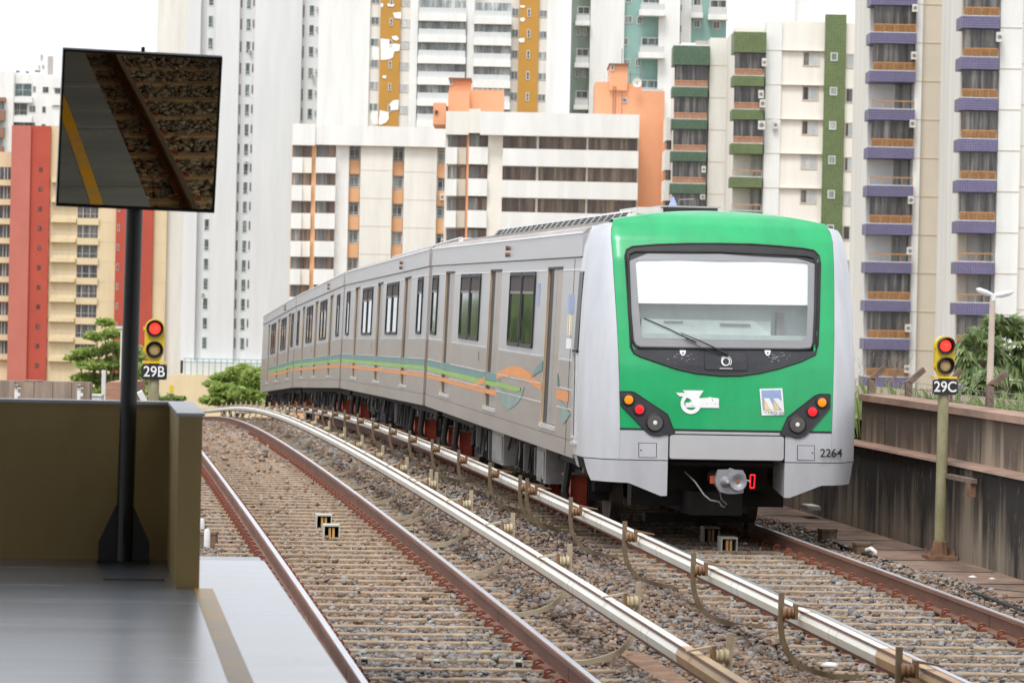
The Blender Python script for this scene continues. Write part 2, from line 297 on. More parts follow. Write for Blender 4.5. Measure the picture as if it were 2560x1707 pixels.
# ------------------------------------------------------------------ mesh helpers
class MB:
    def __init__(s): s.v = []; s.f = []; s.m = []; s.mats = []
    def mi(s, k):
        if k not in s.mats: s.mats.append(k)
        return s.mats.index(k)
    def add(s, vs, fs, mat):
        b = len(s.v); i = s.mi(mat); s.v += [tuple(v) for v in vs]
        for f in fs: s.f.append(tuple(b + k for k in f)); s.m.append(i)
        return s
    def box(s, x0, x1, y0, y1, z0, z1, mat):
        if x0 > x1: x0, x1 = x1, x0
        if y0 > y1: y0, y1 = y1, y0
        if z0 > z1: z0, z1 = z1, z0
        v = [(x0, y0, z0), (x1, y0, z0), (x1, y1, z0), (x0, y1, z0), (x0, y0, z1), (x1, y0, z1), (x1, y1, z1), (x0, y1, z1)]
        return s.add(v, [(0, 3, 2, 1), (4, 5, 6, 7), (0, 1, 5, 4), (1, 2, 6, 5), (2, 3, 7, 6), (3, 0, 4, 7)], mat)
    def prism(s, poly, a0, a1, mat, axis='y'):
        n = len(poly)
        def P(p, a): return (p[0], a, p[1]) if axis == 'y' else ((a, p[0], p[1]) if axis == 'x' else (p[0], p[1], a))
        v = [P(p, a0) for p in poly] + [P(p, a1) for p in poly]
        f = [tuple(range(n)), tuple(range(2 * n - 1, n - 1, -1))] + [(i, i + n, (i + 1) % n + n, (i + 1) % n) for i in range(n)]
        return s.add(v, f, mat)
    def tube(s, pts, r, mat, n=8, caps=True):
        pts = [Vector(p) for p in pts]; rs = r if isinstance(r, (list, tuple)) else [r] * len(pts)
        v = []; fs = []
        for i, p in enumerate(pts):
            d = (pts[min(i + 1, len(pts) - 1)] - pts[max(i - 1, 0)]).normalized()
            a = d.cross(Vector((0, 0, 1)) if abs(d.z) < .9 else Vector((1, 0, 0))).normalized(); b = d.cross(a)
            for k in range(n):
                t = 2 * math.pi * k / n; v.append(p + (a * math.cos(t) + b * math.sin(t)) * rs[i])
        for i in range(len(pts) - 1):
            for k in range(n): fs.append((i * n + k, i * n + (k + 1) % n, (i + 1) * n + (k + 1) % n, (i + 1) * n + k))
        if caps: fs += [tuple(range(n))[::-1], tuple(range((len(pts) - 1) * n, len(pts) * n))]
        return s.add(v, fs, mat)
    def lathe(s, prof, c, mat, n=20, axis='y'):
        v = []; fs = []
        for r, a in prof:
            for k in range(n):
                t = 2 * math.pi * k / n; x, y = r * math.cos(t), r * math.sin(t)
                v.append((c[0] + x, c[1] + a, c[2] + y) if axis == 'y' else ((c[0] + a, c[1] + x, c[2] + y) if axis == 'x' else (c[0] + x, c[1] + y, c[2] + a)))
        for i in range(len(prof) - 1):
            for k in range(n): fs.append((i * n + k, i * n + (k + 1) % n, (i + 1) * n + (k + 1) % n, (i + 1) * n + k))
        fs += [tuple(range(n)), tuple(range((len(prof) - 1) * n, len(prof) * n))]
        return s.add(v, fs, mat)
    def sweep(s, prof, ys, X, mat, zoff=0., mats=None, close=True):
        n = len(prof); v = []
        for y in ys:
            for a, b in prof: v.append((X + DX(y) + a, y, ZT(y) + zoff + b))
        b0 = len(s.v); s.v += v; m0 = s.mi(mat)
        for i in range(len(ys) - 1):
            for k in range(n if close else n - 1):
                s.f.append((b0 + i * n + k, b0 + i * n + (k + 1) % n, b0 + (i + 1) * n + (k + 1) % n, b0 + (i + 1) * n + k))
                s.m.append(s.mi(mats[k]) if mats and mats[k] else m0)
        if close: s.f += [tuple(b0 + k for k in range(n)), tuple(b0 + (len(ys) - 1) * n + k for k in range(n))[::-1]]; s.m += [m0, m0]
        return s
    def build(s, name, parent=None, loc=None, rot=None, smooth=False, bevel=0, label=None):
        me = bpy.data.meshes.new(name); me.from_pydata(s.v, [], s.f)
        for k in s.mats: me.materials.append(MT[k])
        me.polygons.foreach_set('material_index', s.m)
        bm = bmesh.new(); bm.from_mesh(me); bmesh.ops.recalc_face_normals(bm, faces=bm.faces)
        if bevel: bmesh.ops.bevel(bm, geom=bm.edges[:], offset=bevel, segments=2, affect='EDGES', profile=.5)
        bm.to_mesh(me); bm.free()
        if smooth: me.shade_smooth() if hasattr(me, 'shade_smooth') else None
        if smooth is True: 
            me.polygons.foreach_set('use_smooth', [True] * len(me.polygons))
            try: me.set_sharp_from_angle(angle=math.radians(35))
            except Exception: pass
        o = bpy.data.objects.new(name, me); COL.objects.link(o)
        if parent is not None: o.parent = parent
        if loc is not None: o.location = loc
        if rot is not None: o.rotation_euler = rot
        if label: o['label'] = label
        return o
def tag(o, label=None, cat=None, group=None, kind=None):
    if label: o['label'] = label
    if cat: o['category'] = cat
    if group: o['group'] = group
    if kind: o['kind'] = kind
    return o
def empty(name, loc, label, cat, group=None, rz=0.):
    o = bpy.data.objects.new(name, None); COL.objects.link(o); o.location = loc; o.rotation_euler = (0, 0, rz); o.empty_display_size = .2
    return tag(o, label, cat, group)
def text_mesh(name, txt, h, mat, parent, loc, bold=.0, depth=.004, sx=1.):
    c = bpy.data.curves.new(name, 'FONT'); c.body = txt; c.size = h / .70; c.align_x = 'CENTER'; c.align_y = 'CENTER'; c.extrude = depth; c.offset = bold
    t = bpy.data.objects.new(name, c); COL.objects.link(t); bpy.context.view_layer.update()
    dg = bpy.context.evaluated_depsgraph_get(); me = bpy.data.meshes.new_from_object(t.evaluated_get(dg)); bpy.data.objects.remove(t)
    me.materials.clear(); me.materials.append(MT[mat]); me.name = name
    o = bpy.data.objects.new(name, me); COL.objects.link(o); o.parent = parent; o.location = loc; o.rotation_euler = (math.pi / 2, 0, 0); o.scale = (sx, 1, 1)
    return o
def numesh(name, V, F, mat, tint=None, parent=None):
    me = bpy.data.meshes.new(name); nv, nf, k = len(V), len(F), F.shape[1]
    me.vertices.add(nv); me.vertices.foreach_set('co', V.astype(np.float32).ravel())
    me.loops.add(nf * k); me.loops.foreach_set('vertex_index', F.astype(np.int32).ravel())
    me.polygons.add(nf); me.polygons.foreach_set('loop_start', np.arange(0, nf * k, k, dtype=np.int32))
    me.update(calc_edges=True)
    if tint is not None:
        a = me.color_attributes.new('tint', 'FLOAT_COLOR', 'POINT'); a.data.foreach_set('color', np.hstack([tint, np.ones((nv, 1))]).astype(np.float32).ravel())
    me.materials.append(MT[mat]); o = bpy.data.objects.new(name, me); COL.objects.link(o)
    if parent is not None: o.parent = parent
    return o
RND = random.Random(7); NR = np.random.default_rng(11)
def copy_tree(o, parent=None):
    c = o.copy(); COL.objects.link(c)
    if parent is not None: c.parent = parent
    for ch in list(o.children): copy_tree(ch, c)
    return c
# ================================================================== SETTING
def sheet(name, prof, ys, mat):
    n = len(prof); V = []; F = []
    for y in ys:
        for x, z in prof: V.append((x, y, z + (ZT(y) if z > -2 else 0)))
    for i in range(len(ys) - 1):
        for k in range(n - 1): F.append((i * n + k, i * n + k + 1, (i + 1) * n + k + 1, (i + 1) * n + k))
    me = bpy.data.meshes.new(name); me.from_pydata(V, [], F); me.materials.append(MT[mat])
    o = bpy.data.objects.new(name, me); COL.objects.link(o); return tag(o, kind='structure')
g = MB(); g.add([(-1500, -300, -12), (1500, -300, -12), (1500, 3500, -12), (-1500, 3500, -12)], [(0, 1, 2, 3)], 'ground'); tag(g.build('ground'), kind='structure')
YS = [-60, -20] + [k * 4. for k in range(0, 46)] + [200, 240]
sheet('trackbed', [(-40, -11.9), (-9, -2.5), (-5.5, -.285), (9.05, -.285)], YS, 'ballastbase')
sheet('walkway', [(9.05, -.20), (9.95, -.20)], [k * 2. for k in range(4, 60)], 'walkway')
g = MB(); ys = [8. + 2 * k for k in range(0, 50)]
# raised bank behind the lower retaining wall
sheet('embankment', [(10.0, .70), (10.2, .70)], ys, 'ground')
sheet('hillside', [(10.25, 1.15), (14, 1.3), (20, .8), (32, -.6), (46, -11.9)], ys + [140., 170.], 'ground')
# ------------------------------------------------------------------ rails
RP = [(-.024, 0), (.024, 0), (.034, -.006), (.036, -.038), (.011, -.052), (.009, -.160), (.07, -.180), (.07, -.195), (-.07, -.195), (-.07, -.180), (-.009, -.160), (-.011, -.052), (-.036, -.038), (-.034, -.006)]
RY = [-20, -5] + [5. + 3 * k for k in range(60)]
for X, lab in ((C1 - G, 'rusty steel rail with polished head, right beside the platform edge'), (C1 + G, 'rusty steel rail of the empty track, second from the platform'),
               (C2 - G, 'rusty rail under the left train wheels, mostly hidden by the train-side conductor rail'), (C2 + G, 'rusty steel rail with polished head nearest the stained retaining wall')):
    m = MB(); m.sweep(RP, RY, X, 'rail_rust', mats=['rail_head'] + [None] * 13); o = m.build('running_rail'); tag(o, lab, 'rail', 'running rails of the two tracks')
    j = MB()
    for y in (26.6, 31.2, 47.5):
        if X in (C1 - G, C1 + G) or y < 35: j.box(X + DX(y) - .0125, X + DX(y) + .0125, y - .004, y + .004, ZT(y) - .16, ZT(y) - .05, 'uf')
    j.build('weld_seam', o)
# conductor rails with covers
CP = [(-.038, .055), (.042, .055), (.064, .0), (.05, -.062), (-.05, -.062), (-.064, .0)]
for X, lab in ((T1, 'white covered conductor rail on the platform side of the gap between the tracks'), (T2, 'white covered conductor rail on the train side of the gap between the tracks')):
    root = empty('conductor_rail', (X, 30, 0), lab, 'conductor rail', 'conductor rails between the tracks')
    m = MB(); ys0 = [24.6 + 2.5 * k for k in range(48)]; m.sweep(CP, ys0, X, 'cover_white', .262); o = m.build('cover'); o.parent = root; o.matrix_parent_inverse = Matrix.Translation((-X, -30, 0))
    m = MB(); m.sweep(CP, [6., 12., 18., 21., 24.59], X, 'cover_tan', .262); o = m.build('cover', label='tan end of the cover'); o.parent = root; o.matrix_parent_inverse = Matrix.Translation((-X, -30, 0))  # near stretch of the cover, coloured tan
    m = MB(); m.sweep([(-.043, .060), (-.034, .060), (-.038, .047), (-.051, .045)], [6., 20.] + ys0, X, 'cover_groove', .262)
    m.sweep([(-.035, -.063), (.035, -.063), (.028, -.095), (-.028, -.095)], [6., 20.] + ys0, X, 'rail_rust', .262); o = m.build('contact_bar'); o.parent = root; o.matrix_parent_inverse = Matrix.Translation((-X, -30, 0))
    m = MB()
    for k in range(12):
        for dy in (-.14, .14):
            y = 26.05 + 4.07 * k + dy
            m.sweep([(a * 1.012, b * 1.012) for a, b in CP], [y, y + .006], X, 'cover_groove', .262)
    o = m.build('cover_joint'); o.parent = root; o.matrix_parent_inverse = Matrix.Translation((-X, -30, 0))
# ------------------------------------------------------------------ sleepers with clips
def clip_mesh():
    m = MB(); m.tube([(-.012 + .034 * math.cos(t), -.02 + .012 * math.sin(t * .5), .034 + .030 * math.sin(t)) for t in [k * .55 for k in range(11)]], .0115, 'clip', 6); m.tube([(-.03, .05, .02), (.02, .05, .04), (.03, .0, .04)], .0115, 'clip', 6)
    m.box(-.06, .02, -.028, .028, -.01, .014, 'clip'); return m
SL = .68
for ci, (C, n, lab) in enumerate(((C1, 160, 'weathered brown sleeper of the empty track beside the platform'), (C2, 62, 'weathered brown sleeper of the track the train stands on'))):
    m = MB(); m.box(-1.32, 1.32, -.07, .07, -.16, 0, 'sleeper')
    root = m.build('railway_sleeper', bevel=.012); tag(root, lab, 'sleeper', 'sleepers of the platform track' if ci == 0 else 'sleepers of the train track')
    cm = None
    for s in (-1, 1):
        for q in (-1, 1):
            c = clip_mesh().build('rail_clip', root, (s * G + q * .095, 0, .012), (0, 0, 0 if q < 0 else math.pi))
            if cm: c.data = cm
            else: cm = c.data
    nocl = root.copy(); 
    for i in range(n):
        y = 23.6 + SL * i
        if i == 0: o = root
        elif y < 80: o = copy_tree(root)
        else: o = root.copy(); COL.objects.link(o)
        o.location = (C + DX(y), y, ZT(y) - .186); o.rotation_euler = (-.0, 0, RND.uniform(-.006, .006))
        o.scale = (1, 1, 1)
    for i in range(1, 20):
        y = 23.6 - SL * i
        if ci == 0: o = copy_tree(root); o.location = (C, y, ZT(y) - .186)
# ------------------------------------------------------------------ ballast
def ico():
    bm = bmesh.new(); bmesh.ops.create_icosphere(bm, subdivisions=1, radius=1); bm.verts.ensure_lookup_table()
    V = np.array([v.co[:] for v in bm.verts]); F = np.array([[v.index for v in f.verts] for f in bm.faces]); bm.free(); return V, F
IV0, IF0 = ico(); IV, IF = IV0, IF0
CV = np.array([[x, y, z] for x in (-1., 1) for y in (-1., 1) for z in (-1., 1)]) * .72
CF = np.array([[0, 1, 3], [0, 3, 2], [4, 6, 7], [4, 7, 5], [0, 4, 5], [0, 5, 1], [2, 3, 7], [2, 7, 6], [0, 2, 6], [0, 6, 4], [1, 5, 7], [1, 7, 3]])
ZTv = np.vectorize(ZT); DXv = np.vectorize(DX)
def stones(name, n, x0, x1, y0, y1, smin, smax, zb, label=None):
    # density falls with distance so that far stones are not wasted
    u = NR.random(n); y = 1 / (1 / y0 + u * (1 / y1 - 1 / y0)) if y1 > 60 or y0 > 20 else y0 + u * (y1 - y0)
    x = x0 + NR.random(n) * (x1 - x0)
    ph = np.abs(((y - 23.6 + SL / 2) % SL) - SL / 2) < .085
    ont = (np.abs(x - C1) < 1.33) | (np.abs(x - C2) < 1.33)
    nearrail = np.zeros(n, bool)
    for X in (C1 - G, C1 + G, C2 - G, C2 + G): nearrail |= np.abs(x - X) < .09
    keep = ~nearrail & ~(ph & ont & (NR.random(n) > .13)); x, y = x[keep], y[keep]; n = len(x); ph = ph[keep]; ont = ont[keep]
    s = (smin + (smax - smin) * NR.random(n) ** 1.6) * (1 + np.clip(y - 45, 0, 60) / 60)
    z = ZTv(y) + zb + NR.random(n) * .065 + np.where(ont, np.where(ph, .06, .018), .02 + .035 * np.sin(x * 5 + y * .7))
    V = CV[None] + (NR.random((n, 8, 3)) - .5) * .95
    V = V * (s[:, None] * (.55 + .95 * NR.random((n, 3)) * np.array([1, 1, .7])))[:, None, :]
    ang = NR.random((n, 2)) * 6.283; ca, sa = np.cos(ang), np.sin(ang)
    X = V[..., 0] * ca[:, :1] - V[..., 1] * sa[:, :1]; Y = V[..., 0] * sa[:, :1] + V[..., 1] * ca[:, :1]; Z = V[..., 2] * .8
    Y2 = Y * ca[:, 1:] * .5 + Y * .6 - Z * sa[:, 1:] * .4; Z2 = Y * sa[:, 1:] * .4 + Z
    P = np.stack([X + (x + DXv(y))[:, None], Y2 + y[:, None], Z2 + z[:, None]], -1).reshape(-1, 3)
    F = (CF[None] + 8 * np.arange(n)[:, None, None]).reshape(-1, 3)
    pal = np.array([[.27, .18, .12], [.33, .245, .18], [.20, .125, .085], [.42, .34, .27], [.30, .28, .27], [.20, .19, .19], [.44, .42, .40]])
    pg = np.array([.03, .08, .05, .13, .28, .17, .26]); pb = np.array([.27, .27, .16, .14, .07, .05, .04])
    gf = np.where(np.abs(x - C1) < 1.0, np.clip((37 - y) / 7, 0, 1), np.where(np.abs(x - C2) < 1.15, np.clip((45 - y) / 5, 0, 1), .22 + .35 * np.clip(np.sin(y * .9 + x * 2.1), 0, 1)))
    isg = NR.random(n) < gf * .9; idx = np.where(isg, NR.choice(7, n, p=pg), NR.choice(7, n, p=pb))
    t = (pal[idx] * .62 + np.where(isg[:, None], .045, np.array([[.075, .045, .028]]))) * (.84 + .34 * NR.random((n, 1))); T = np.repeat(t, 8, 0)
    o = numesh(name, P, F, 'stone', T); return tag(o, kind='stuff', label=label)
stones('ballast', 215000, -2.2, 9.15, 22.5, 62, .014, .033, -.285, 'brown and grey crushed stone ballast around the tracks')
stones('ballast', 30000, -5.2, 9.0, 62, 125, .028, .05, -.285, 'brown ballast on the far part of the tracks')
stones('ballast', 26000, 1.2, 5.0, 7, 22.5, .024, .045, -.285, 'dark ballast in front of the platform')
# ------------------------------------------------------------------ conductor rail brackets
def bracket(side):
    # side +1: post to the right of the rail, foot towards the left track
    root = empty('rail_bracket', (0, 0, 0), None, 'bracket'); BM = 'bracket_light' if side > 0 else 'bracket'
    m = MB(); w = .018; t = .042; X = side * .21
    path = [(X, .205), (X, -.06), (X * .93, -.16), (X * .70, -.27), (X * .3, -.355), (-X * .3, -.405), (-X * 1.0, -.44), (-X * 2.1, -.445)]
    for i in range(len(path) - 1):
        (a, b), (c, d) = path[i], path[i + 1]; L = math.hypot(c - a, d - b); nx, nz = -(d - b) / L * t / 2, (c - a) / L * t / 2
        m.add([(a - nx, -w, b - nz), (c - nx, -w, d - nz), (c + nx, -w, d + nz), (a + nx, -w, b + nz), (a - nx, w, b - nz), (c - nx, w, d - nz), (c + nx, w, d + nz), (a + nx, w, b + nz)],
              [(0, 1, 2, 3), (7, 6, 5, 4), (0, 4, 5, 1), (3, 2, 6, 7), (0, 3, 7, 4), (1, 5, 6, 2)], BM)
    for k in (1.5, 1.9): m.lathe([(.014, 0), (.014, .03)], (-X * k, 0, -.44), BM, 6, 'z')
    m.build('post', root)
    m = MB(); s = -side
    pr = [(.020, 0), (.054, .008), (.054, .03), (.034, .036), (.048, .048), (.048, .066), (.034, .072), (.046, .082), (.046, .096), (.025, .1)]
    m.lathe([(r, s * a) for r, a in pr], (X, 0, .045), 'insul' if side > 0 else 'insul_b', 16, 'x'); m.build('insulator', root, smooth=True)
    m = MB(); m.box(X + s * .10, X + s * .125, -.05, .05, .0, .12, 'insul_b')
    m.add([(X + s * .11, -.03, .10), (X + s * .30, -.03, .075), (X + s * .30, .03, .075), (X + s * .11, .03, .10), (X + s * .11, -.03, .12), (X + s * .30, -.03, .085), (X + s * .30, .03, .085), (X + s * .11, .03, .12)],
          [(0, 3, 2, 1), (4, 5, 6, 7), (0, 1, 5, 4), (1, 2, 6, 5), (2, 3, 7, 6), (3, 0, 4, 7)], 'insul_b' if side < 0 else BM)
    m.build('clamp', root); return root
ordw = ['nearest', 'second nearest', 'third nearest', 'fourth nearest', 'fifth nearest', 'sixth nearest', 'seventh nearest', 'eighth nearest', 'ninth nearest', 'tenth nearest']
def ordlab(i): return ordw[i] if i < 10 else 'far'
for side, T, base, tname, grp in ((1, T1, [24.01, 28.08, 32.15, 36.5, 40.5, 44.55, 45.28, 48.7] + [52.75 + 4.07 * k for k in range(19)], 'platform-side conductor rail', 'brackets of the platform-side conductor rail'),
                                  (-1, T2, [23.2, 27.27, 31.32, 35.4, 39.4, 43.36, 44.06, 47.4] + [51.45 + 4.03 * k for k in range(16)], 'train-side conductor rail', 'brackets of the train-side conductor rail')):
    proto = bracket(side)
    for i, y in enumerate(base):
        o = proto if i == 0 else copy_tree(proto)
        o.location = (T + DX(y), y, ZT(y) + .262)
        if i < 10: lab = f'{ordw[i]} curved steel bracket with insulator holding the {tname}'
        elif i < 14: lab = f'{["eleventh", "twelfth", "thirteenth", "fourteenth"][i-10]} curved bracket from the camera along the {tname}'
        else: lab = f'small far curved steel bracket towards the distant end of the {tname}'
        tag(o, lab, 'bracket', grp)
m = MB()
for k in range(26): m.box(9.06, 9.86, 22 + k * 1.6, 22.018 + k * 1.6, -.2 + ZT(22 + k * 1.6) + .002, -.193 + ZT(22 + k * 1.6), 'uf')
tag(m.build('slab_joint'), 'dark joints between the reddish walkway slabs beside the right track', 'slab joints', kind='stuff')
m = MB()
for y0, y1, lab in ((25., 29.5, 'nearer'), (32., 36.5, 'farther')):
    m = MB(); m.box(T1 + .24, T1 + .46, y0, y1, -.27, -.225, 'rust'); tag(m.build('cable_trough'), f'{lab} of two brown cable trough lids lying right of the platform-side conductor rail', 'cable trough', 'brown cable trough lids')
# ------------------------------------------------------------------ things between the rails
def balise(x, y, z, lab, plate=True, open_px=-1):
    root = empty('track_sensor', (x, y, z), lab, 'sensor box', 'small track sensors between the rails')
    m = MB(); w, d, h = .095, .13, .20
    m.box(-w, w, -d, d, h - .02, h, 'balise'); m.box(-w, -w + .012, -d, d, 0, h - .02, 'balise'); m.box(w - .012, w, -d, d, 0, h - .02, 'balise'); m.box(-w + .012, w - .012, d - .012, d, 0, h - .02, 'rubber'); m.build('housing', root)
    m = MB(); m.box(-.035, -.008, -d + .02, 0, .01, h - .035, 'amberslot'); m.box(.008, .035, -d + .02, 0, .01, h - .035, 'amberslot'); m.build('coil_plate', root)
    if plate: m = MB(); m.box(-.22, .22, -.17, .17, -.03, 0, 'balise'); m.build('base_plate', root)
    return root
p = atZ(1818, 1384, -.17); balise(p.x, p.y, -.17, 'pale sensor box with amber slots just in front of the train, right of its twin')
p = atZ(1774, 1357, -.15); balise(p.x, p.y, -.15, 'pale sensor box in the shadow under the train nose, left of its twin', False)
p = atZ(827, 1352, -.17); balise(p.x, p.y, -.17, 'pale sensor box on the empty track, nearer of the pair')
p = atZ(808, 1325, -.15); balise(p.x, p.y, -.15, 'pale sensor box on the empty track, farther and left of the pair', False)
for px, py, lab in ((650, 1652, 'left'), (1090, 1658, 'middle'), (1292, 1660, 'right')):
    p = atZ(480 + (px - 0) / 1 if False else {'left': 910, 'middle': 1091, 'right': 1295}[lab], py, -.18)
    m = MB(); m.box(-.035, .035, -.05, .05, 0, .05, 'balise'); m.box(-.025, .025, -.056, -.05, .005, .04, 'rubber'); m.tube([(-.02, 0, .05), (-.035, 0, .075)], .008, 'balise', 6); m.tube([(.02, 0, .05), (.035, 0, .075)], .008, 'balise', 6)
    o = m.build('cable_clamp', loc=(p.x, p.y, -.2)); tag(o, f'tiny dark cable clamp with white ends between the near sleepers, {lab} of three', 'clamp', 'cable clamps across the empty track')
# junction boxes beside the right rail and near the platform end
def jbox(x, y, z, r, h, lab, pipe=None, mat='brownbox'):
    root = empty('junction_box', (x, y, z), lab, 'junction box', 'trackside junction boxes')
    m = MB(); m.lathe([(r * .92, 0), (r * .92, h * .82), (r, h * .84), (r, h)], (0, 0, 0), mat, 8, 'z'); m.build('housing', root)
    if pipe: m = MB(); m.tube(pipe, .028, 'pvc', 12); m.build('pipe', root, smooth=True)
    return root
p = atZ(2068, 1359, -.2); jbox(p.x, p.y, -.2, .13, .19, 'brown octagonal junction box on the walkway nearer to the train')
p = atZ(2155, 1392, -.2); jbox(p.x, p.y, -.2, .125, .17, 'brown octagonal junction box with a short white pipe beside the right rail', [(.02, -.14, .09), (.06, -.2, .115), (.10, -.24, .08), (.12, -.25, -.05)])
p = atZ(520, 1372, -.2); jbox(p.x, p.y, -.2, .12, .20, 'octagonal junction box at the platform end with two white pipes', None)
for px, py, h, lab in ((504, 1335, .19, 'white capped pipe farther from the platform, behind the junction box'), (517, 1377, .25, 'white capped pipe in front of the junction box by the platform end')):
    p = atZ(px, py, -.2); m = MB(); m.lathe([(.035, 0), (.035, h - .03), (.025, h), (0.001, h + .004)], (0, 0, 0), 'pvc', 14, 'z'); m.lathe([(.055, -.03), (.05, .01)], (0, 0, 0), 'rust', 10, 'z')
    tag(m.build('pipe_stub', loc=(p.x, p.y, -.2), smooth=True), lab, 'pipe', 'white pipes at the platform end')
def cable(pts, lab, r=.012, zo=.03):
    m = MB(); P = []
    for px, py in pts: q = atZ(px, py, -.17); P.append((q.x, q.y, -.17 + RND.uniform(.0, zo)))
    m.tube(P, r, 'rubber', 6); tag(m.build('cable', smooth=True), lab, 'cable', 'black cables lying on the ballast')
cable([(518, 1302), (530, 1318), (548, 1330), (560, 1334)], 'black cable curling from the white pipes towards the rail, upper one')
cable([(532, 1335), (552, 1350), (566, 1354), (590, 1346), (612, 1345)], 'black cable under the rail beside the junction box, middle one')
cable([(535, 1338), (550, 1356), (575, 1361), (600, 1357), (620, 1364)], 'black cable beside the junction box, lowest one')
cable([(670, 1348), (700, 1350), (730, 1345), (750, 1348)], 'black cable lying between the left rail and the sensors')
cable([(730, 1335), (752, 1328), (775, 1330), (800, 1322)], 'thin black cable reaching the farther sensor of the empty track')
cable([(860, 1354), (880, 1350), (905, 1356)], 'short black cable right of the nearer sensor')
cable([(2010, 1290), (2060, 1345), (2110, 1372), (2180, 1395), (2300, 1437), (2420, 1478), (2560, 1527)], 'long black cable along the right rail and the walkway', .016)
cable([(2410, 1474), (2470, 1473), (2560, 1481)], 'short black cable crossing the walkway slabs', .014)
# dropped litter
for px, py, s, lab in ((2432, 1450, .06, 'scrap of white paper on the walkway under the signal post'), (2480, 1454, .05, 'second scrap of white paper beside the retaining wall foot'), (2073, 1671, .07, 'crumpled white litter on the ballast between conductor rail and train track')):
    p = atZ(px, py, -.19); V = IV * np.array([s, s, s * .35]) * (1 + .5 * (NR.random((12, 1)) - .5)) + np.array([p.x, p.y, -.16])
    o = numesh('litter', V, IF, 'pvc'); tag(o, lab, 'litter', 'scraps of white litter')
m = MB(); m.box(-.09, .09, -.25, .25, 0, .05, 'ufgrey'); m.box(-.07, .07, -.24, .24, .05, .06, 'pvc'); p = atZ(2026, 1272, -.0); tag(m.build('junction_box', loc=(p.x, p.y, 0)), 'small grey box with bright lid low on the wall behind the train', 'box')
# ------------------------------------------------------------------ platform
m = MB(); m.box(-14, 1.165, -60, 23.0, .80, .95, 'floor'); m.box(-14, .95, -60, 23.0, -1.5, .80, 'wallstain2'); o = m.build('platform'); tag(o, 'polished grey platform floor with a worn yellow line, ending at a brown parapet', 'platform')
m = MB(); m.box(-14, 1.16, 23.0, 23.55, .79, .935, 'wall_cap'); m.build('end_strip', o)
m = MB(); m.box(.645, .755, -60, 20.68, .95, .953, 'yellowline'); m.build('safety_line', o)
m = MB(); m.box(.13, .49, 21.25, 21.33, .95, .956, 'rubber'); m.build('floor_slot', o)
# parapet
root = empty('parapet', (0, 23, .95), 'dark brown waist-high parapet with pale cap closing the platform end', 'parapet')
Z0, Z1 = .0, .99
m = MB(); m.box(-13.9, .541, -.03, .12, Z0, Z1, 'wall_brown'); m.build('wall', root, (0, 0, 0)); m = MB(); m.box(.541, .678, -2.3, .12, Z0, Z1, 'wall_brown'); m.build('return_wall', root)
m = MB(); m.box(-13.9, .53, -.05, .14, Z1, Z1 + .02, 'wall_cap'); m.box(.53, .69, -2.32, .14, Z1, Z1 + .02, 'wall_cap'); m.build('cap', root)
# station roof over the platform and the near tracks (above the frame, it shades the platform)
root = empty('station_roof', (0, 0, 5.4), 'flat concrete station roof over platform and near tracks, above the view', 'roof')
m = MB(); m.box(-16, 13, -60, 19.5, 0, .3, 'roofslab'); m.box(-16, 1.6, 19.5, 24.6, 0, .3, 'roofslab'); m.box(1.2, 1.6, -60, 24.6, -.5, 0, 'roofslab'); m.build('slab', root)
m = MB(); m.box(-15.2, -14.9, -60, 24, -4.45, -3.2, 'roofslab'); m.build('side_wall', root)
# ------------------------------------------------------------------ driver's mirror
root = empty('platform_mirror', (.264, 22.68, .95), 'square mirror in a thin black frame on a black post behind the platform parapet corner', 'mirror')
rp = Vector((.264, 22.68, .95)); base = atZ(308, 1404, .95); base = Vector((.264, 22.66, .95)); top = atY(338, 528, 22.66)
m = MB(); m.tube([Vector((0, -.02, .0)), top - rp + Vector((0, .03, .35))], .053, 'blacksteel', 20); m.build('post', root, smooth=True)
m = MB()
m.box(-.165, .165, -.10, .10, 0, .012, 'blacksteel')
for a in (0, 1):
    P = [(-.16, .012), (.16, .012), (.16, .13), (.055, .36), (-.055, .36), (-.16, .13)]
    if a == 0: m.prism(P, -.026, -.014, 'blacksteel', 'y')
    else: m.prism([(y * .6 - .02, z) for y, z in P], -.006, .006, 'blacksteel', 'x')
m.build('gusset_foot', root)
# mirror plane: normal chosen so that it shows the platform edge in front of it
Cm = atY(348, 330, 22.27)
az, el = math.radians(4.58), math.radians(-13.89)
MN = Vector((math.sin(az) * math.cos(el), -math.cos(az) * math.cos(el), math.sin(el)))
def onm(px, py, off=0.):
    d = ray(px, py); t = (Cm + MN * off - Vector((0, 0, CH))).dot(MN) / d.dot(MN); return Vector((0, 0, CH)) + d * t
q = [onm(*c) for c in ((158, 123), (556.5, 144), (536, 533), (140, 515.5))]
qi = [onm(*c) for c in ((163.5, 129.5), (550.5, 150), (530.5, 526), (146, 509.5))]
m = MB(); bk = -MN * .06
m.add([v - rp for v in q] + [v - rp for v in qi] + [v + bk - rp for v in q], [(0, 1, 5, 4), (1, 2, 6, 5), (2, 3, 7, 6), (3, 0, 4, 7), (0, 8, 9, 1), (1, 9, 10, 2), (2, 10, 11, 3), (3, 11, 8, 0), (8, 11, 10, 9)], 'blacksteel')
m.box(0, 0.001, 0, .001, 0, .001, 'blacksteel') if False else None
c = onm(358, 121) - rp; m.tube([c + Vector((0, .02, -.02)), c + Vector((0, .02, .008))], .012, 'blacksteel', 8); m.build('frame', root)
mu = Vector((0, 0, 1)).cross(MN).normalized(); mv = MN.cross(mu); V = []; NM = 28
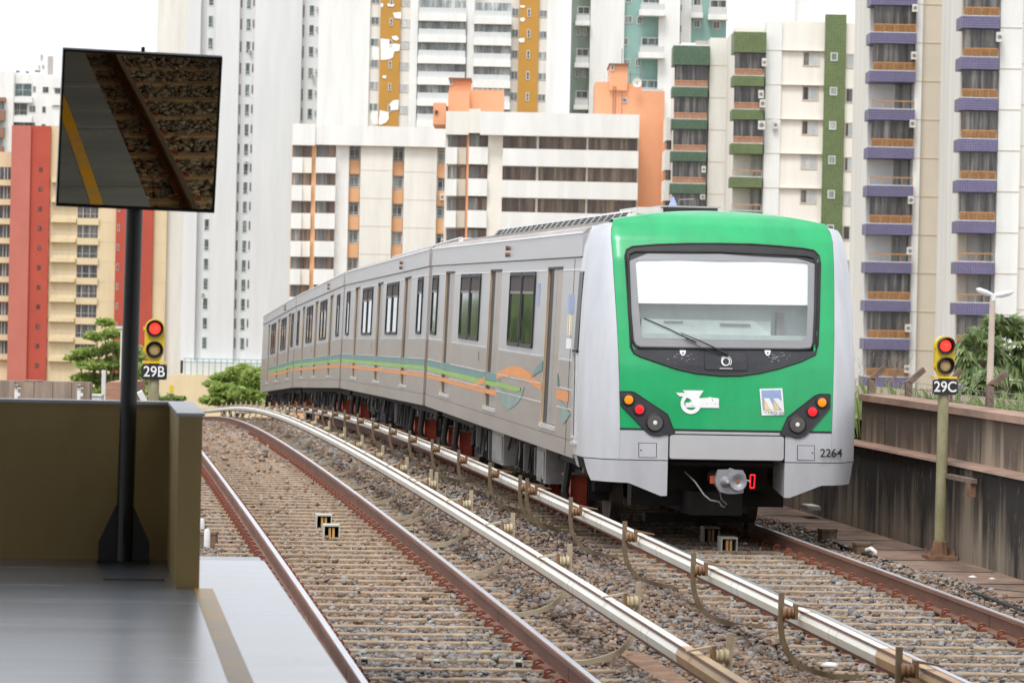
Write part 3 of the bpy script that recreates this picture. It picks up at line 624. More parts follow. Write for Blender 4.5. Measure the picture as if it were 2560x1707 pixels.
for j in range(NM + 1):
    for i in range(NM + 1):
        a, b = i / NM, j / NM; P = (qi[0] * (1 - a) + qi[1] * a) * (1 - b) + (qi[3] * (1 - a) + qi[2] * a) * b; e = P - Cm
        V.append(P - MN * (.003 + .5 * (.0238 * e.dot(mu) ** 2 + .0554 * e.dot(mv) ** 2)) - rp)
m = MB(); m.add(V, [(j * (NM + 1) + i, j * (NM + 1) + i + 1, (j + 1) * (NM + 1) + i + 1, (j + 1) * (NM + 1) + i) for j in range(NM) for i in range(NM)], 'mirror'); m.build('mirror_glass', root, smooth=True)
m = MB(); m.tube([Vector((top.x, top.y, top.z + .3)) - rp, Cm - rp - MN * .1], .03, 'blacksteel', 8); m.build('mount_arm', root)
# ------------------------------------------------------------------ retaining walls on the right
def wallrun(name, X0, X1, zb, zt, ya, yb, mat, lab, cap=None, cz=.09):
    root = empty(name, ((X0 + X1) / 2, ya, zb), lab, 'wall'); xo = (X0 + X1) / 2
    m = MB(); V = []; n = int((yb - ya) / 2)
    for i in range(n + 1):
        y = ya + (yb - ya) * i / n; z = ZT(y)
        V += [(X0 - xo, y - ya, 0 + z), (X1 - xo, y - ya, 0 + z), (X1 - xo, y - ya, zt - zb + z), (X0 - xo, y - ya, zt - zb + z)]
    F = [(0, 3, 2, 1), (4 * n, 4 * n + 1, 4 * n + 2, 4 * n + 3)]
    for i in range(n):
        for k in range(4): F.append((4 * i + k, 4 * i + (k + 1) % 4, 4 * i + 4 + (k + 1) % 4, 4 * i + 4 + k))
    m.add(V, F, mat); m.build('wall_face', root)
    if cap:
        m = MB(); V2 = []
        for i in range(n + 1):
            y = ya + (yb - ya) * i / n; z = ZT(y) + zt - zb
            V2 += [(X0 - xo - .05, y - ya, z), (X1 - xo + .05, y - ya, z), (X1 - xo + .04, y - ya, z + cz), (X0 - xo - .035, y - ya, z + cz * .8)]
        m.add(V2, F, cap)
        m.build('coping', root)
    return root
wallrun('retaining_wall', 9.9, 10.1, -.35, .86, 8, 110, 'wallstain', 'low retaining wall beside the right track, stained almost black', 'coping', .035)
r2 = wallrun('retaining_wall', 10.13, 10.33, .5, 1.42, 8, 46.1, 'wallstain2', 'upper brown concrete wall with terracotta coping behind the low stained wall', 'coping', .10)
m = MB()
for y in [10.4 + 2.45 * k for k in range(16)]: m.box(-.104, -.099, y - 8 - .012, y - 8 + .012, ZT(y), .9 + ZT(y), 'darkin')
m.build('panel_joint', r2)
# concrete fence posts with cranked tops, and wire
FXP = 10.62
for (px, py), (tx, ty), lab in (((2178, 942), (2211, 916), 'cranked concrete fence post farthest left behind the upper wall'), ((2272, 950), (2311, 920), 'cranked concrete fence post second from the left above the upper wall'),
                                ((2372, 953), (2403, 921), 'cranked concrete fence post behind signal 29C, only its top showing'), ((2475, 957), (2516, 928), 'cranked concrete fence post in front of the palm and the street lamp')):
    q = atX(px, py, FXP); y = q.y; zb = 1.1 + ZT(y); zt = q.z - zb; e = atY(tx, ty, y); dx, dz = e.x - FXP, e.z - q.z; w = .042
    m = MB(); m.box(-w, w, -w, w, 0, zt - .02, 'concpost')
    m.add([(-w, -w, zt - .02), (w, -w, zt - .045), (w, w, zt - .045), (-w, w, zt - .02), (dx - .02, -w, dz + zt + .01), (dx + .015, -w, dz + zt - .045), (dx + .015, w, dz + zt - .045), (dx - .02, w, dz + zt + .01)],
          [(0, 1, 2, 3), (0, 4, 5, 1), (1, 5, 6, 2), (2, 6, 7, 3), (3, 7, 4, 0), (4, 7, 6, 5)], 'concpost')
    tag(m.build('fence_post', loc=(FXP, y, zb)), lab, 'fence post', 'cranked concrete posts along the wall')
m = MB()
for k, zz in enumerate((.42, .50, .58)): m.tube([(0, y - 30, zz + ZT(y)) for y in [30 + 2. * i for i in range(9)]], .004, 'wire', 4)
for k in range(60):
    y = 30 + k * .28; m.tube([(0, y - 30, ZT(y) + .1), (.0, y - 30 + .2, .56 + ZT(y))], .0022, 'wire', 3); m.tube([(0, y - 30 + .2, ZT(y) + .1), (.0, y - 30, .56 + ZT(y))], .0022, 'wire', 3)
tag(m.build('wire_fence', loc=(FXP, 30, 1.1)), 'thin sagging wire mesh strung between the concrete posts', 'fence')
# ------------------------------------------------------------------ signals
def signal(x, y, zb, zsign, ztop, txt, lab, extra):
    root = empty('rail_signal', (x, y, zb), lab, 'signal', 'yellow two-lamp signals')
    h = zsign - zb
    m = MB(); m.lathe([(.067, .08), (.062, h)], (0, 0, 0), 'mosspost', 18, 'z'); m.build('post', root, smooth=True)
    m = MB(); m.box(-.17, .17, -.17, .17, .0, .07, 'rust'); m.lathe([(.10, .07), (.085, .22), (.068, .24)], (0, 0, 0), 'rust', 8, 'z')
    for a in (-.13, .13):
        for b in (-.13, .13): m.lathe([(.012, .07), (.012, .15)], (a, b, 0), 'rust', 6, 'z')
    m.build('foot', root)
    m = MB(); m.box(-.146, .146, -.082, -.070, h - .19, h - .015, 'black'); sg = m.build('number_plate', root)
    m = MB()
    for a in (-.136, .136):
        for b in (h - .18, h - .025): m.lathe([(.005, -.002), (.005, 0)], (a, -.084, b), 'signwhite', 6)
    m.build('rivet', sg)
    text_mesh('plate_number', txt, .118, 'signwhite', sg, (0, -.086, h - .103), bold=.002, sx=.93)
    # head
    H = ztop - zb - h; r = .112
    hd = MB(); z1, z2 = h + H * .275, h + H * .715
    P = [(-.055, h + .02), (.055, h + .02), (.075, h + .05)] + [(r * math.cos(t), z1 + r * math.sin(t)) for t in [math.radians(a) for a in (-40, -20, 0)]] + [(r * math.cos(t), z2 + r * math.sin(t)) for t in [math.radians(a) for a in range(0, 181, 15)]] + [(r * math.cos(t), z1 + r * math.sin(t)) for t in [math.radians(a) for a in (180, 200, 220)]] + [(-.075, h + .05)]
    hd.prism(P, -.05, .06, 'yellowpaint'); hd.box(-.135, .135, -.09, .08, h - .004, h + .018, 'yellowpaint')
    for zz in (z1, z2): hd.box(-r - .018, -r + .004, -.03, .0, zz - .02, zz + .02, 'yellowpaint')
    hb = hd.build('signal_head', root)
    for zz, mt, nm in ((z2, 'lensred', 'lit red lamp'), (z1, 'lensoff', 'unlit amber lamp')):
        v = MB(); ro, ri, n = .098, .088, 28; V = []; F = []
        for k in range(n):
            t = 2 * math.pi * k / n; ln = -.05 - .055 - .075 * max(0, math.sin(t)) 
            for rr, yy in ((ro, -.05), (ro, ln), (ri, ln), (ri * .95, -.05)): V.append((rr * math.cos(t), yy, zz + rr * math.sin(t)))
        for k in range(n):
            for j in range(3): F.append((k * 4 + j, ((k + 1) % n) * 4 + j, ((k + 1) % n) * 4 + j + 1, k * 4 + j + 1))
        v.add(V, F, 'maskblack'); v.build('visor', hb)
        v = MB(); v.lathe([(.068, .0), (.062, -.018), (.045, -.03), (.02, -.036), (.001, -.037)], (0, -.052, zz), mt, 24); v.lathe([(.084, 0), (.084, -.006), (.069, -.008)], (0, -.05, zz), 'maskblack', 24)
        v.build('lamp', hb, smooth=True, label=nm)
    if extra:
        m = MB(); m.box(.03, .10, -1.25, .0, .95, 1.0, 'concpost'); m.box(.03, .09, -1.22, -1.05, .80, .95, 'rust'); m.build('side_bracket', root)
        m = MB(); m.box(.02, .24, .0, .30, -.12, -.001, 'ufgrey'); m.build('base_block', root)
    return root
signal(9.71, 39.9, -.17, 1.918, 2.431, '29C', 'yellow signal 29C on a mossy post, red lamp lit, right of the train', True)
signal(.779, 41., -.2, 1.90, 2.447, '29B', 'yellow signal 29B with red lamp lit, just right of the mirror post', False)
# ================================================================== TRAIN
TY0 = 39.95
train = empty('metro_train', (C2, TY0, 0), 'silver four-car metro train with green rounded front, number 2264, leaning round the track to the right', 'train')
train['label'] = 'silver four-car metro train with a rounded green front standing on the right-hand track'
def bx(z): return 1.575 - (z - .88) * (.085 / 2.64)          # body half width at height z
SEAM = [(41.30, 59.68), (60.18, 81.45), (81.95, 103.5), (104.0, 124.6)]
def skin(m, y0, y1, z0, z1, mat, t=.20, side=-1, proud=0.):
    P = [(side * (bx(z0) + proud), z0), (side * (bx(z0) - t), z0), (side * (bx(z1) - t), z1), (side * (bx(z1) + proud), z1)]
    m.prism(P, y0, y1, mat)
def rrect(cx, cz, w, h, r, n=5):
    P = []
    for sx, sz, a0 in ((1, 1, 0), (-1, 1, 90), (-1, -1, 180), (1, -1, 270)):
        for k in range(n + 1):
            t = math.radians(a0 + 90 * k / n); P.append((cx + sx * (w / 2 - r) + r * math.cos(t), cz + sz * (h / 2 - r) + r * math.sin(t)))
    return P
def sidepoly(m, P, mat, side, off, th):
    # polygon given as (y, z) laid on the sloping body side
    n = len(P); V = [(side * (bx(z) + off), y, z) for y, z in P] + [(side * (bx(z) + off - th), y, z) for y, z in P]
    m.add(V, [tuple(range(n)), tuple(range(2 * n - 1, n - 1, -1))] + [(i, (i + 1) % n, (i + 1) % n + n, i + n) for i in range(n)], mat)
def sidering(m, P, Q, mat, side, off, th):
    n = len(P); V = []
    for (y, z) in P: V.append((side * (bx(z) + off), y, z))
    for (y, z) in Q: V.append((side * (bx(z) + off), y, z))
    for (y, z) in P: V.append((side * (bx(z) + off - th), y, z))
    for (y, z) in Q: V.append((side * (bx(z) + off - th), y, z))
    F = []
    for i in range(n):
        j = (i + 1) % n; F += [(i, j, j + n, i + n), (i, i + 2 * n, j + 2 * n, j), (i + n, j + n, j + 3 * n, i + 3 * n)]
    m.add(V, F, mat)
DW = 1.45; DZ0, DZ1 = 1.16, 3.12
for ci, (ya, yb) in enumerate(SEAM):
    yc = (ya + yb) / 2; h2 = (yb - ya) / 2
    pa, pb = Vector((C2 + DX(ya), ya, ZT(ya))), Vector((C2 + DX(yb), yb, ZT(yb)))
    if ci == 0: pa.z = 0; pb.z = ZT(yb) ; 
    d = pb - pa; mid = (pa + pb) / 2 - Vector((C2, TY0, 0))
    rz = -math.atan2(d.x, d.y); rx = math.atan2(d.z, math.hypot(d.x, d.y))
    R = dict(loc=mid, rot=(rx, 0, rz))
    P_ = lambda m, name, **k: m.build(name, train, **R, **k)
    if ci == 0: off = 50.15 - yc
    elif ci == 3: off = (SEAM[3][0] + SEAM[3][1]) / 2 - yc - .9
    else: off = 0
    doors = [off - 6.45, off, off + 6.45]; pairs = [off - 3.2, off + 3.25]; small = []
    if ci == 0: small = [off + 8.75]
    elif ci == 3: small = [off - 9.1 + .9]
    else: small = [off - 9.2, off + 9.2]
    # body shell: inner core, skin with door openings, roof
    m = MB()
    core = [(-(bx(.9) - .20), .9), (bx(.9) - .20, .9), (bx(3.5) - .20, 3.5), (-(bx(3.5) - .20), 3.5)]
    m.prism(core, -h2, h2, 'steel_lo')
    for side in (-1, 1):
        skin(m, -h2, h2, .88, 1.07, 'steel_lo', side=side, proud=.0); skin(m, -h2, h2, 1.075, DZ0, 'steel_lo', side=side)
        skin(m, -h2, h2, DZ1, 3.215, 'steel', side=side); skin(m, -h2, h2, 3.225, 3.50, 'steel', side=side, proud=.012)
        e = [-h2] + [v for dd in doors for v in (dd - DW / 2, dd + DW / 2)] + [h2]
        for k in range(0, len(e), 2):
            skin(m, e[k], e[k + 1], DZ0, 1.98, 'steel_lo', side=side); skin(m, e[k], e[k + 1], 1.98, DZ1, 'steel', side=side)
    rp_ = [(-bx(3.5) - .012, 3.50), (-1.45, 3.56), (-1.30, 3.60), (-.9, 3.65), (-.4, 3.68), (0, 3.69), (.4, 3.68), (.9, 3.65), (1.30, 3.60), (1.45, 3.56), (bx(3.5) + .012, 3.50)]
    m.prism(rp_, -h2, h2, 'roofgrey')
    for x in (-1.0, -.75, .75, 1.0): m.box(x - .012, x + .012, -h2 + .2, h2 - .2, 3.63, 3.675, 'roofgrey')
    P_(m, 'car_body', label=['front car of the train', 'second car of the train', 'third car of the train', 'rear car of the train'][ci])
    # trims
    for z, hh, pr in ((3.498, .022, .030), (3.218, .010, .02)):
        for side in (-1, 1): m = MB(); skin(m, -h2, h2, z, z + hh, 'bead' if z > 3.4 else 'rubber', t=.02, side=side, proud=pr); P_(m, 'cornice_trim')
    for side in (-1, 1):
        m = MB()
        e = [-h2] + [v for dd in doors for v in (dd - DW / 2 - .0, dd + DW / 2)] + [h2]
        for k in range(0, len(e), 2):
            a, b = e[k] + .04, e[k + 1] - .04
            for z in (3.07, 2.0, 1.655, 1.425): skin(m, a, b, z, z + .012, 'bead', t=.01, side=side, proud=.009)
            m.prism([(side * (bx(2) + .001), .9), (side * (bx(2) + .0), .91), (side * bx(2), .92)], a, a + .01, 'rubber') if False else None
        P_(m, 'body_bead')
    # coloured bands (front and rear car end in the wave, see below)
    for side in (-1, 1):
        bands = MB()
        e = [-h2] + [v for dd in doors for v in (dd - DW / 2, dd + DW / 2)] + [h2]
        for k in range(0, len(e), 2):
            a, b = e[k], e[k + 1]
            if ci == 0 and b < off: continue
            if ci == 3 and a > off + 1: continue
            wav = ci == 0 and k == 4
            for z0, z1, mt in ((1.55, 1.66, 'tealband'), (1.478, 1.545, 'greenband'), (1.357, 1.418, 'orangeband')):
                skin(bands, a, b, z0, z1, mt, t=.004, side=side, proud=.003)
        for dd in doors:
            if ci == 0 and dd < off - 1: continue
            if ci == 3 and dd > off + 1: continue
            for z0, z1, mt in ((1.55, 1.66, 'tealband'), (1.478, 1.545, 'greenband'), (1.357, 1.418, 'orangeband')):
                skin(bands, dd - DW / 2, dd + DW / 2, z0, z1, mt, t=.004, side=side, proud=-.147)
        P_(bands, 'coloured_band')
    if ci == 0:
        A = MB(); q = lambda L: [(y - yc, z) for y, z in L]
        e = [-h2] + [v for dd in doors for v in (dd - DW / 2, dd + DW / 2)] + [h2]
        def art(P, mt, o_):
            # clip the drawing to panels and door leaves so that it steps into the door recess
            segs = [(e[k], e[k + 1], o_) for k in range(0, len(e), 2)] + [(dd - DW / 2, dd + DW / 2, o_ - .15) for dd in doors]
            for a, b, off_ in segs:
                for clipv, keep in ((a, 1), (b, -1)):
                    pass
                R_ = P
                for cv, sg in ((a, 1), (b, -1)):
                    N = []
                    for i in range(len(R_)):
                        p, r = R_[i], R_[(i + 1) % len(R_)]; ip, ir = (p[0] - cv) * sg >= 0, (r[0] - cv) * sg >= 0
                        if ip: N.append(p)
                        if ip != ir: t = (cv - p[0]) / (r[0] - p[0]); N.append((cv, p[1] + (r[1] - p[1]) * t))
                    R_ = N
                    if len(R_) < 3: break
                if len(R_) >= 3: sidepoly(A, R_, mt, -1, off_, .002)
        def band(c, w, mt, o_):
            # wavy ribbon as short quads between centre points
            for i in range(len(c) - 1):
                (y0, z0), (y1, z1) = c[i], c[i + 1]; w0, w1 = w[i], w[i + 1]
                art([(y0, z0 - w0), (y1, z1 - w1), (y1, z1 + w1), (y0, z0 + w0)], mt, o_)
        band(q([(53.0, 1.39), (52.2, 1.42), (51.4, 1.50), (50.7, 1.565), (49.9, 1.615), (49.1, 1.655), (48.5, 1.70), (47.9, 1.74), (47.3, 1.755), (46.6, 1.745), (45.9, 1.715), (45.3, 1.675), (44.6, 1.63), (43.9, 1.60), (43.2, 1.585), (42.5, 1.575), (41.9, 1.572)]),
             [.03, .035, .04, .045, .045, .048, .055, .062, .068, .07, .066, .055, .048, .05, .055, .06, .06], 'orangeband', .006)
        band(q([(45.5, 1.71), (45.1, 1.80), (44.6, 1.875), (44.1, 1.91), (43.6, 1.92), (43.25, 1.87), (43.0, 1.78), (42.8, 1.68)]), [.01, .04, .06, .075, .09, .10, .08, .03], 'tealband', .0085)
        band(q([(50.9, 1.61), (50.4, 1.60), (49.6, 1.58), (49.0, 1.58)]), [.05, .04, .025, .02], 'tealband', .0045)
        band(q([(50.9, 1.537), (50.0, 1.533), (49.2, 1.53), (48.2, 1.522), (47.2, 1.518), (46.6, 1.53)]), [.028, .028, .03, .032, .032, .02], 'greenband', .008)
        art(q([(49.05, 1.56), (48.5, 1.47), (48.0, 1.44), (47.2, 1.44), (46.6, 1.49), (46.2, 1.575), (46.4, 1.44), (46.9, 1.33), (47.5, 1.25), (48.0, 1.215), (48.5, 1.26), (49.0, 1.37)]), 'leafband', .006)
        art(q([(42.6, 1.515), (42.3, 1.49), (41.95, 1.43), (41.63, 1.379), (41.9, 1.31), (42.2, 1.24), (42.45, 1.28), (42.58, 1.33)]), 'leafband', .007)
        P_(A, 'wave_graphic', label='orange, teal and lime wave painted along the front car')
        m = MB(); sidepoly(m, q([(42.35, 2.78), (41.85, 2.78), (41.85, 2.56), (42.35, 2.56)]), 'blue', -1, .004, .003)
        for k in range(3): sidepoly(m, q([(42.34 - k * .17, 2.54), (42.24 - k * .17, 2.54), (42.24 - k * .17, 2.30), (42.34 - k * .17, 2.30)]), 'signwhite' if k % 2 else 'yellowprint', -1, .004, .003)
        sidepoly(m, q([(42.35, 2.26), (41.9, 2.26), (41.9, 2.14), (42.35, 2.14)]), 'signwhite', -1, .004, .003); P_(m, 'door_side_sticker')
        m = MB(); sidepoly(m, q([(45.35, 2.92), (45.1, 2.92), (45.1, 2.62), (45.35, 2.62)]), 'blue', -1, .004, .003); P_(m, 'blue_sticker')
        m = MB(); sidepoly(m, q([(41.98, 3.2), (41.96, 3.2), (41.96, .9), (41.98, .9)]), 'rubber', -1, .003, .003); P_(m, 'panel_gap')
    # doors
    for dd in doors:
      for side in (-1, 1):
        dr = MB()
        if 1:
            skin(dr, dd - DW / 2 + .03, dd - .008, DZ0 + .03, DZ1 - .02, 'steel_lo', t=.03, side=side, proud=-.15)
            skin(dr, dd + .008, dd + DW / 2 - .40, DZ0 + .03, DZ1 - .02, 'steel_lo', t=.03, side=side, proud=-.15)
        d_o = P_(dr, 'door')
        j = MB()
        if 1:
            skin(j, dd + DW / 2 - .03, dd + DW / 2, DZ0, DZ1, 'bronze', t=.195, side=side, proud=.0015)
            skin(j, dd - DW / 2, dd - DW / 2 + .03, DZ0, DZ1, 'bronze', t=.195, side=side, proud=.0015)
            skin(j, dd + DW / 2 - .40, dd + DW / 2 - .031, DZ0, DZ1, 'rubber', t=.03, side=side, proud=-.165)  # black strip filling the dark gap beside the far jamb
            skin(j, dd - DW / 2, dd + DW / 2, DZ1 - .03, DZ1 - .001, 'rubber', t=.19, side=side, proud=.002)
        jo = j.build('door_frame', d_o)
        j = MB()
        if 1: skin(j, dd - DW / 2 - .02, dd + DW / 2 + .02, DZ0 - .03, DZ0 + .02, 'bead', t=.18, side=side, proud=.02); 
        j.build('door_sill', d_o)
        j = MB()
        if 1:
            for c in (-.33, .14): sidepoly(j, rrect(dd + c, 2.53, .34, .86, .10), 'bead', side, -.145, .004); sidepoly(j, rrect(dd + c, 2.53, .28, .80, .08), 'sideglass', side, -.1425, .004)
        j.build('door_window', d_o)
    def window(y, w):
      for side in (-1, 1):
        m = MB()
        if 1:
            sidering(m, rrect(y, 2.575, w, .99, .07), rrect(y, 2.575, w - .10, .89, .05), 'rubber', side, .024, .03)
            skin(m, y - w / 2 + .05, y + w / 2 - .05, 2.78, 2.815, 'ufgrey', t=.02, side=side, proud=.014)
        fo = P_(m, 'window')
        m = MB()
        if 1:
            sidepoly(m, rrect(y, 2.575, w - .08, .91, .05), 'sideglass', side, .006, .005)
            skin(m, y - w / 2 + .05, y + w / 2 - .05, 2.815, 3.02, 'darkin', t=.004, side=side, proud=.010)
            skin(m, y - w / 2 + .08, y + w / 2 - .08, 2.085, 2.125, 'bead', t=.006, side=side, proud=.018)
        m.build('pane', fo)
    for y in pairs: window(y - .70, 1.32); window(y + .70, 1.32)
    for y in small: window(y, .92)
    if ci == 0:
        m = MB(); sidepoly(m, [(y - yc, z) for y, z in [(45.0, 3.36), (44.7, 3.36)]] + [(44.7 - yc, 3.33), (45.0 - yc, 3.33)], 'rust', -1, .03, .03) if False else None
    for k, yy in enumerate((-h2 + (7.3 if ci == 0 else 5.5),)):
        m = MB(); m.lathe([(.028, 0), (.034, -.05), (.028, -.055)], (-(bx(3.4) + .012), yy, 3.40), 'rust', 12, 'x'); m.lathe([(.028, 0), (.034, -.05), (.028, -.055)], (-(bx(3.3) + .012), yy, 3.31), 'rust', 12, 'x'); P_(m, 'door_indicator_lamp', label='small red and amber side lamps under the roof edge')
        m = MB(); skin(m, off + 1.7 - .03, off + 1.7 + .03, 1.80, 1.93, 'ufgrey', t=.01, side=-1, proud=.01); P_(m, 'door_release')
    # roof unit with louvred side
    ua, ub = (43.0 - yc, 57.3 - yc) if ci == 0 else (-7.6, 7.6)
    m = MB(); m.prism([(-.78, 3.66), (.78, 3.66), (.66, 3.81), (-.66, 3.81)], ua, ub, 'offwhite'); un = P_(m, 'air_conditioner')
    m = MB()
    for k in range(5): z = 3.685 + k * .026; xx = -.78 + (z - 3.66) * .8; m.box(xx - .018, xx + .01, ua + .05, ub - .05, z, z + .009, 'rubber')
    for k in range(int((ub - ua) / .6)): y = ua + .05 + k * .6; m.prism([(-.80, 3.665), (-.77, 3.665), (-.665, 3.805), (-.69, 3.81)], y, y + .03, 'bead')
    m.prism([(-.69, 3.80), (-.64, 3.80), (-.64, 3.825), (-.69, 3.825)], ua, ub, 'bead'); m.prism([(-.82, 3.65), (-.77, 3.65), (-.77, 3.675), (-.82, 3.675)], ua, ub, 'bead')
    m.build('louvre', un)
    if ci == 0:
        m = MB(); m.box(-.30, .35, ua - .15, ua + 1.5, 3.80, 3.865, 'rubber'); m.box(-.34, .39, ua - .12, ua + 1.5, 3.865, 3.885, 'steel'); m.box(-.62, -.31, ua - .1, ua + 1.4, 3.78, 3.86, 'acwhite'); m.build('vent_hood', un)
        m = MB(); m.lathe([(.07, 0), (.05, .05), (.015, .13), (.005, .15)], (.02, ua + 1.2, 3.885), 'blue', 10, 'z'); m.tube([(.1, ua + 1.3, 3.885), (.12, ua + 1.3, 4.0), (.30, ua + 1.3, 4.01)], .008, 'wire', 6); m.build('antenna', un)
    # underframe
    m = MB(); m.box(-1.30, 1.30, -h2 + .2, h2 - .2, .72, .9, 'uf')
    rr = random.Random(ci + 3); y = -h2 + (5.4 if ci == 0 else 6.2)
    P_(m, 'underframe')
    bog = [(-h2 + 2.9 if ci == 0 else -h2 + 3.1), (h2 - 3.1)]
    y = bog[0] + 2.2; k = 0
    while y < bog[1] - 3.0:
        L = rr.uniform(.5, 1.5); zb = rr.choice([.30, .36, .42, .50]); mt = rr.choice(['uf', 'uf', 'uf', 'ufgrey'])
        m = MB(); m.box(-1.32 + rr.uniform(0, .12), 1.25, y, y + L, zb, .80, mt)
        for s_ in range(rr.randint(1, 4)): yy = y + rr.uniform(.1, L - .1); m.box(-1.36, -1.30, yy, yy + .05, zb + .05, .78, 'uf' if rr.random() < .6 else 'ufgrey')
        m.tube([(-1.36, y + L * .3, .78), (-1.4, y + L * .35, zb + .1), (-1.4, y + L * .7, zb + .06), (-1.36, y + L * .8, .78)], .018, 'rubber', 6)
        P_(m, 'equipment_box'); y += L + rr.uniform(.12, .45)
    if ci == 0:
        for a, b in ((44.6, 45.5), (49.2, 50.6)):
            m = MB(); m.box(-1.46, -.6, a - yc, b - yc, .40, .86, 'ufgrey'); m.box(-1.475, -1.46, a - yc + .1, b - yc - .1, .45, .8, 'ufgrey'); P_(m, 'equipment_box', label='light grey equipment box under the front car')
    for bi, by in enumerate(bog):
        m = MB()
        for s in (-1, 1):
            m.box(s * 1.02 - .10, s * 1.02 + .10, by - 1.6, by + 1.6, .42, .62, 'uf')
            for a in (-1.1, 1.1): m.box(s * 1.02 - .13, s * 1.02 + .13, by + a - .2, by + a + .2, .30, .66, 'uf'); m.lathe([(.09, 0), (.09, .34)], (s * 1.05, by + a * .55, .55), 'ufgrey', 10, 'z')
            for a in (-.55, .5): m.tube([(s * 1.22, by + a, .86), (s * 1.26, by + a + .1, .5), (s * 1.2, by + a + .3, .3)], .03, 'rubber', 6)
            m.tube([(s * 1.25, by + 1.3, .9), (s * 1.26, by + 1.3, .3)], .02, 'ufgrey', 6)
        bo = P_(m, 'bogie')
        for a in (-1.1, 1.1):
            w_ = MB()
            for s in (-1, 1): w_.lathe([(.43, -.065), (.43, .045), (.46, .05), (.46, .07)] if s < 0 else [(.46, -.07), (.46, -.05), (.43, -.045), (.43, .065)], (s * G, by + a, .43), 'wheel', 36, 'x')
            w_.lathe([(.08, -.9), (.08, .9)], (0, by + a, .43), 'wheel', 12, 'x'); w_.build('wheelset', bo, smooth=True)
        s = -1
        for a in ((-1.25, .75) if bi == 0 else (-.5, 1.25)):
            r_ = MB(); r_.box(-1.36, -1.16, by + a, by + a + .36, .22, .58, 'redbox'); r_.box(-1.42, -1.12, by + a - .03, by + a + .42, .58, .61, 'rust'); r_.box(-1.40, -1.36, by + a + .08, by + a + .28, .26, .34, 'uf'); r_.tube([(-1.40, by + a - .1, .75), (-1.44, by + a - .06, .4), (-1.38, by + a - .05, .2)], .05, 'uf', 7)
            r_.build('collector_box', bo, label='orange-red current collector box')
    if ci > 0:
        m = MB(); m.prism([(-1.50, .95), (1.50, .95), (1.43, 3.5), (-1.43, 3.5)], -h2 - .52, -h2 + .02, 'gang'); P_(m, 'gangway', label='dark brown joint between two cars')
# ------------------------------------------------------------------ nose of the train
PZ = np.array([0., .93, 1.27, 1.6, 2.0, 2.4, 2.8, 3.2, 3.45, 3.6, 3.72, 3.77])
PY = np.array([.02, .0, .0, .02, .06, .14, .25, .38, .50, .62, .80, .98])
def lean(z): return float(np.interp(z, PZ, PY))
def gw(z): return float(np.interp(z, [.5, 1.27, 2.0, 3.0, 3.5, 3.8], [1.215, 1.215, 1.235, 1.275, 1.29, 1.20]))
def wn(z): return float(np.interp(z, [.5, .68, .93, 2.0, 2.9, 3.35, 3.52, 3.6], [1.50, 1.52, 1.575, 1.585, 1.545, 1.49, 1.44, 1.38]))
def FY(x, z):
    a = abs(x); y = lean(z) + .07 * (a / 1.25) ** 2
    if a > 1.2: y += .42 * ((a - 1.2) / .38) ** 2
    return min(y, 1.30)
def ztop(x): return 3.775 - .125 * (abs(x) / 1.29) ** 2.2
def nose_px(px, py):
    y = .3
    for _ in range(12): v = atY(px, py, TY0 + y); y = FY(v.x - C2, v.z)
    return (v.x - C2, v.z)
def decal(m, P, mat, off=.008, cuts=2, th=.0):
    bm = bmesh.new(); vs = [bm.verts.new((x, 0, z)) for x, z in P]; f = bm.faces.new(vs)
    r = bmesh.ops.triangulate(bm, faces=[f]); 
    for _ in range(cuts):
        bmesh.ops.subdivide_edges(bm, edges=[e for e in bm.edges if e.calc_length() > .10], cuts=1); bmesh.ops.triangulate(bm, faces=bm.faces[:])
    bm.verts.ensure_lookup_table(); bm.verts.index_update(); V = [(v.co.x, FY(v.co.x, v.co.z) - off, v.co.z) for v in bm.verts]; F = [tuple(v.index for v in f.verts) for f in bm.faces]
    m.add(V, F, mat)
    if th:
        n = len(P); Q = [(x, FY(x, z) - off, z) for x, z in P] + [(x, FY(x, z) - off + th, z) for x, z in P]
        m.add(Q, [(i, (i + 1) % n, (i + 1) % n + n, i + n) for i in range(n)], mat)
    bm.free()
def grid(m, xs, zs, mat, off=0., cap=True):
    V = []; nx = len(xs(zs[0]))
    for z in zs:
        for x in xs(z): V.append((x, FY(x, z) - off, z))
    m.add(V, [(i * nx + k, i * nx + k + 1, (i + 1) * nx + k + 1, (i + 1) * nx + k) for i in range(len(zs) - 1) for k in range(nx - 1)], mat)
# windscreen opening outline
WO = [nose_px(px, py) for px, py in ((1563, 640), (1567, 625), (1580, 617), (1640, 612), (1720, 609.5), (1800, 609.5), (1880, 611), (1950, 616), (2010, 622), (2035, 627), (2047, 640), (2050, 660), (2047, 780), (2044, 860), (2038, 885), (2000, 903), (1950, 919), (1900, 931), (1850, 938), (1800, 938), (1740, 932), (1690, 921), (1640, 904), (1600, 890), (1585, 882), (1578, 865), (1572, 780))]
gz = [1.27 + (3.62 - 1.27) * i / 24 for i in range(25)]
m = MB()
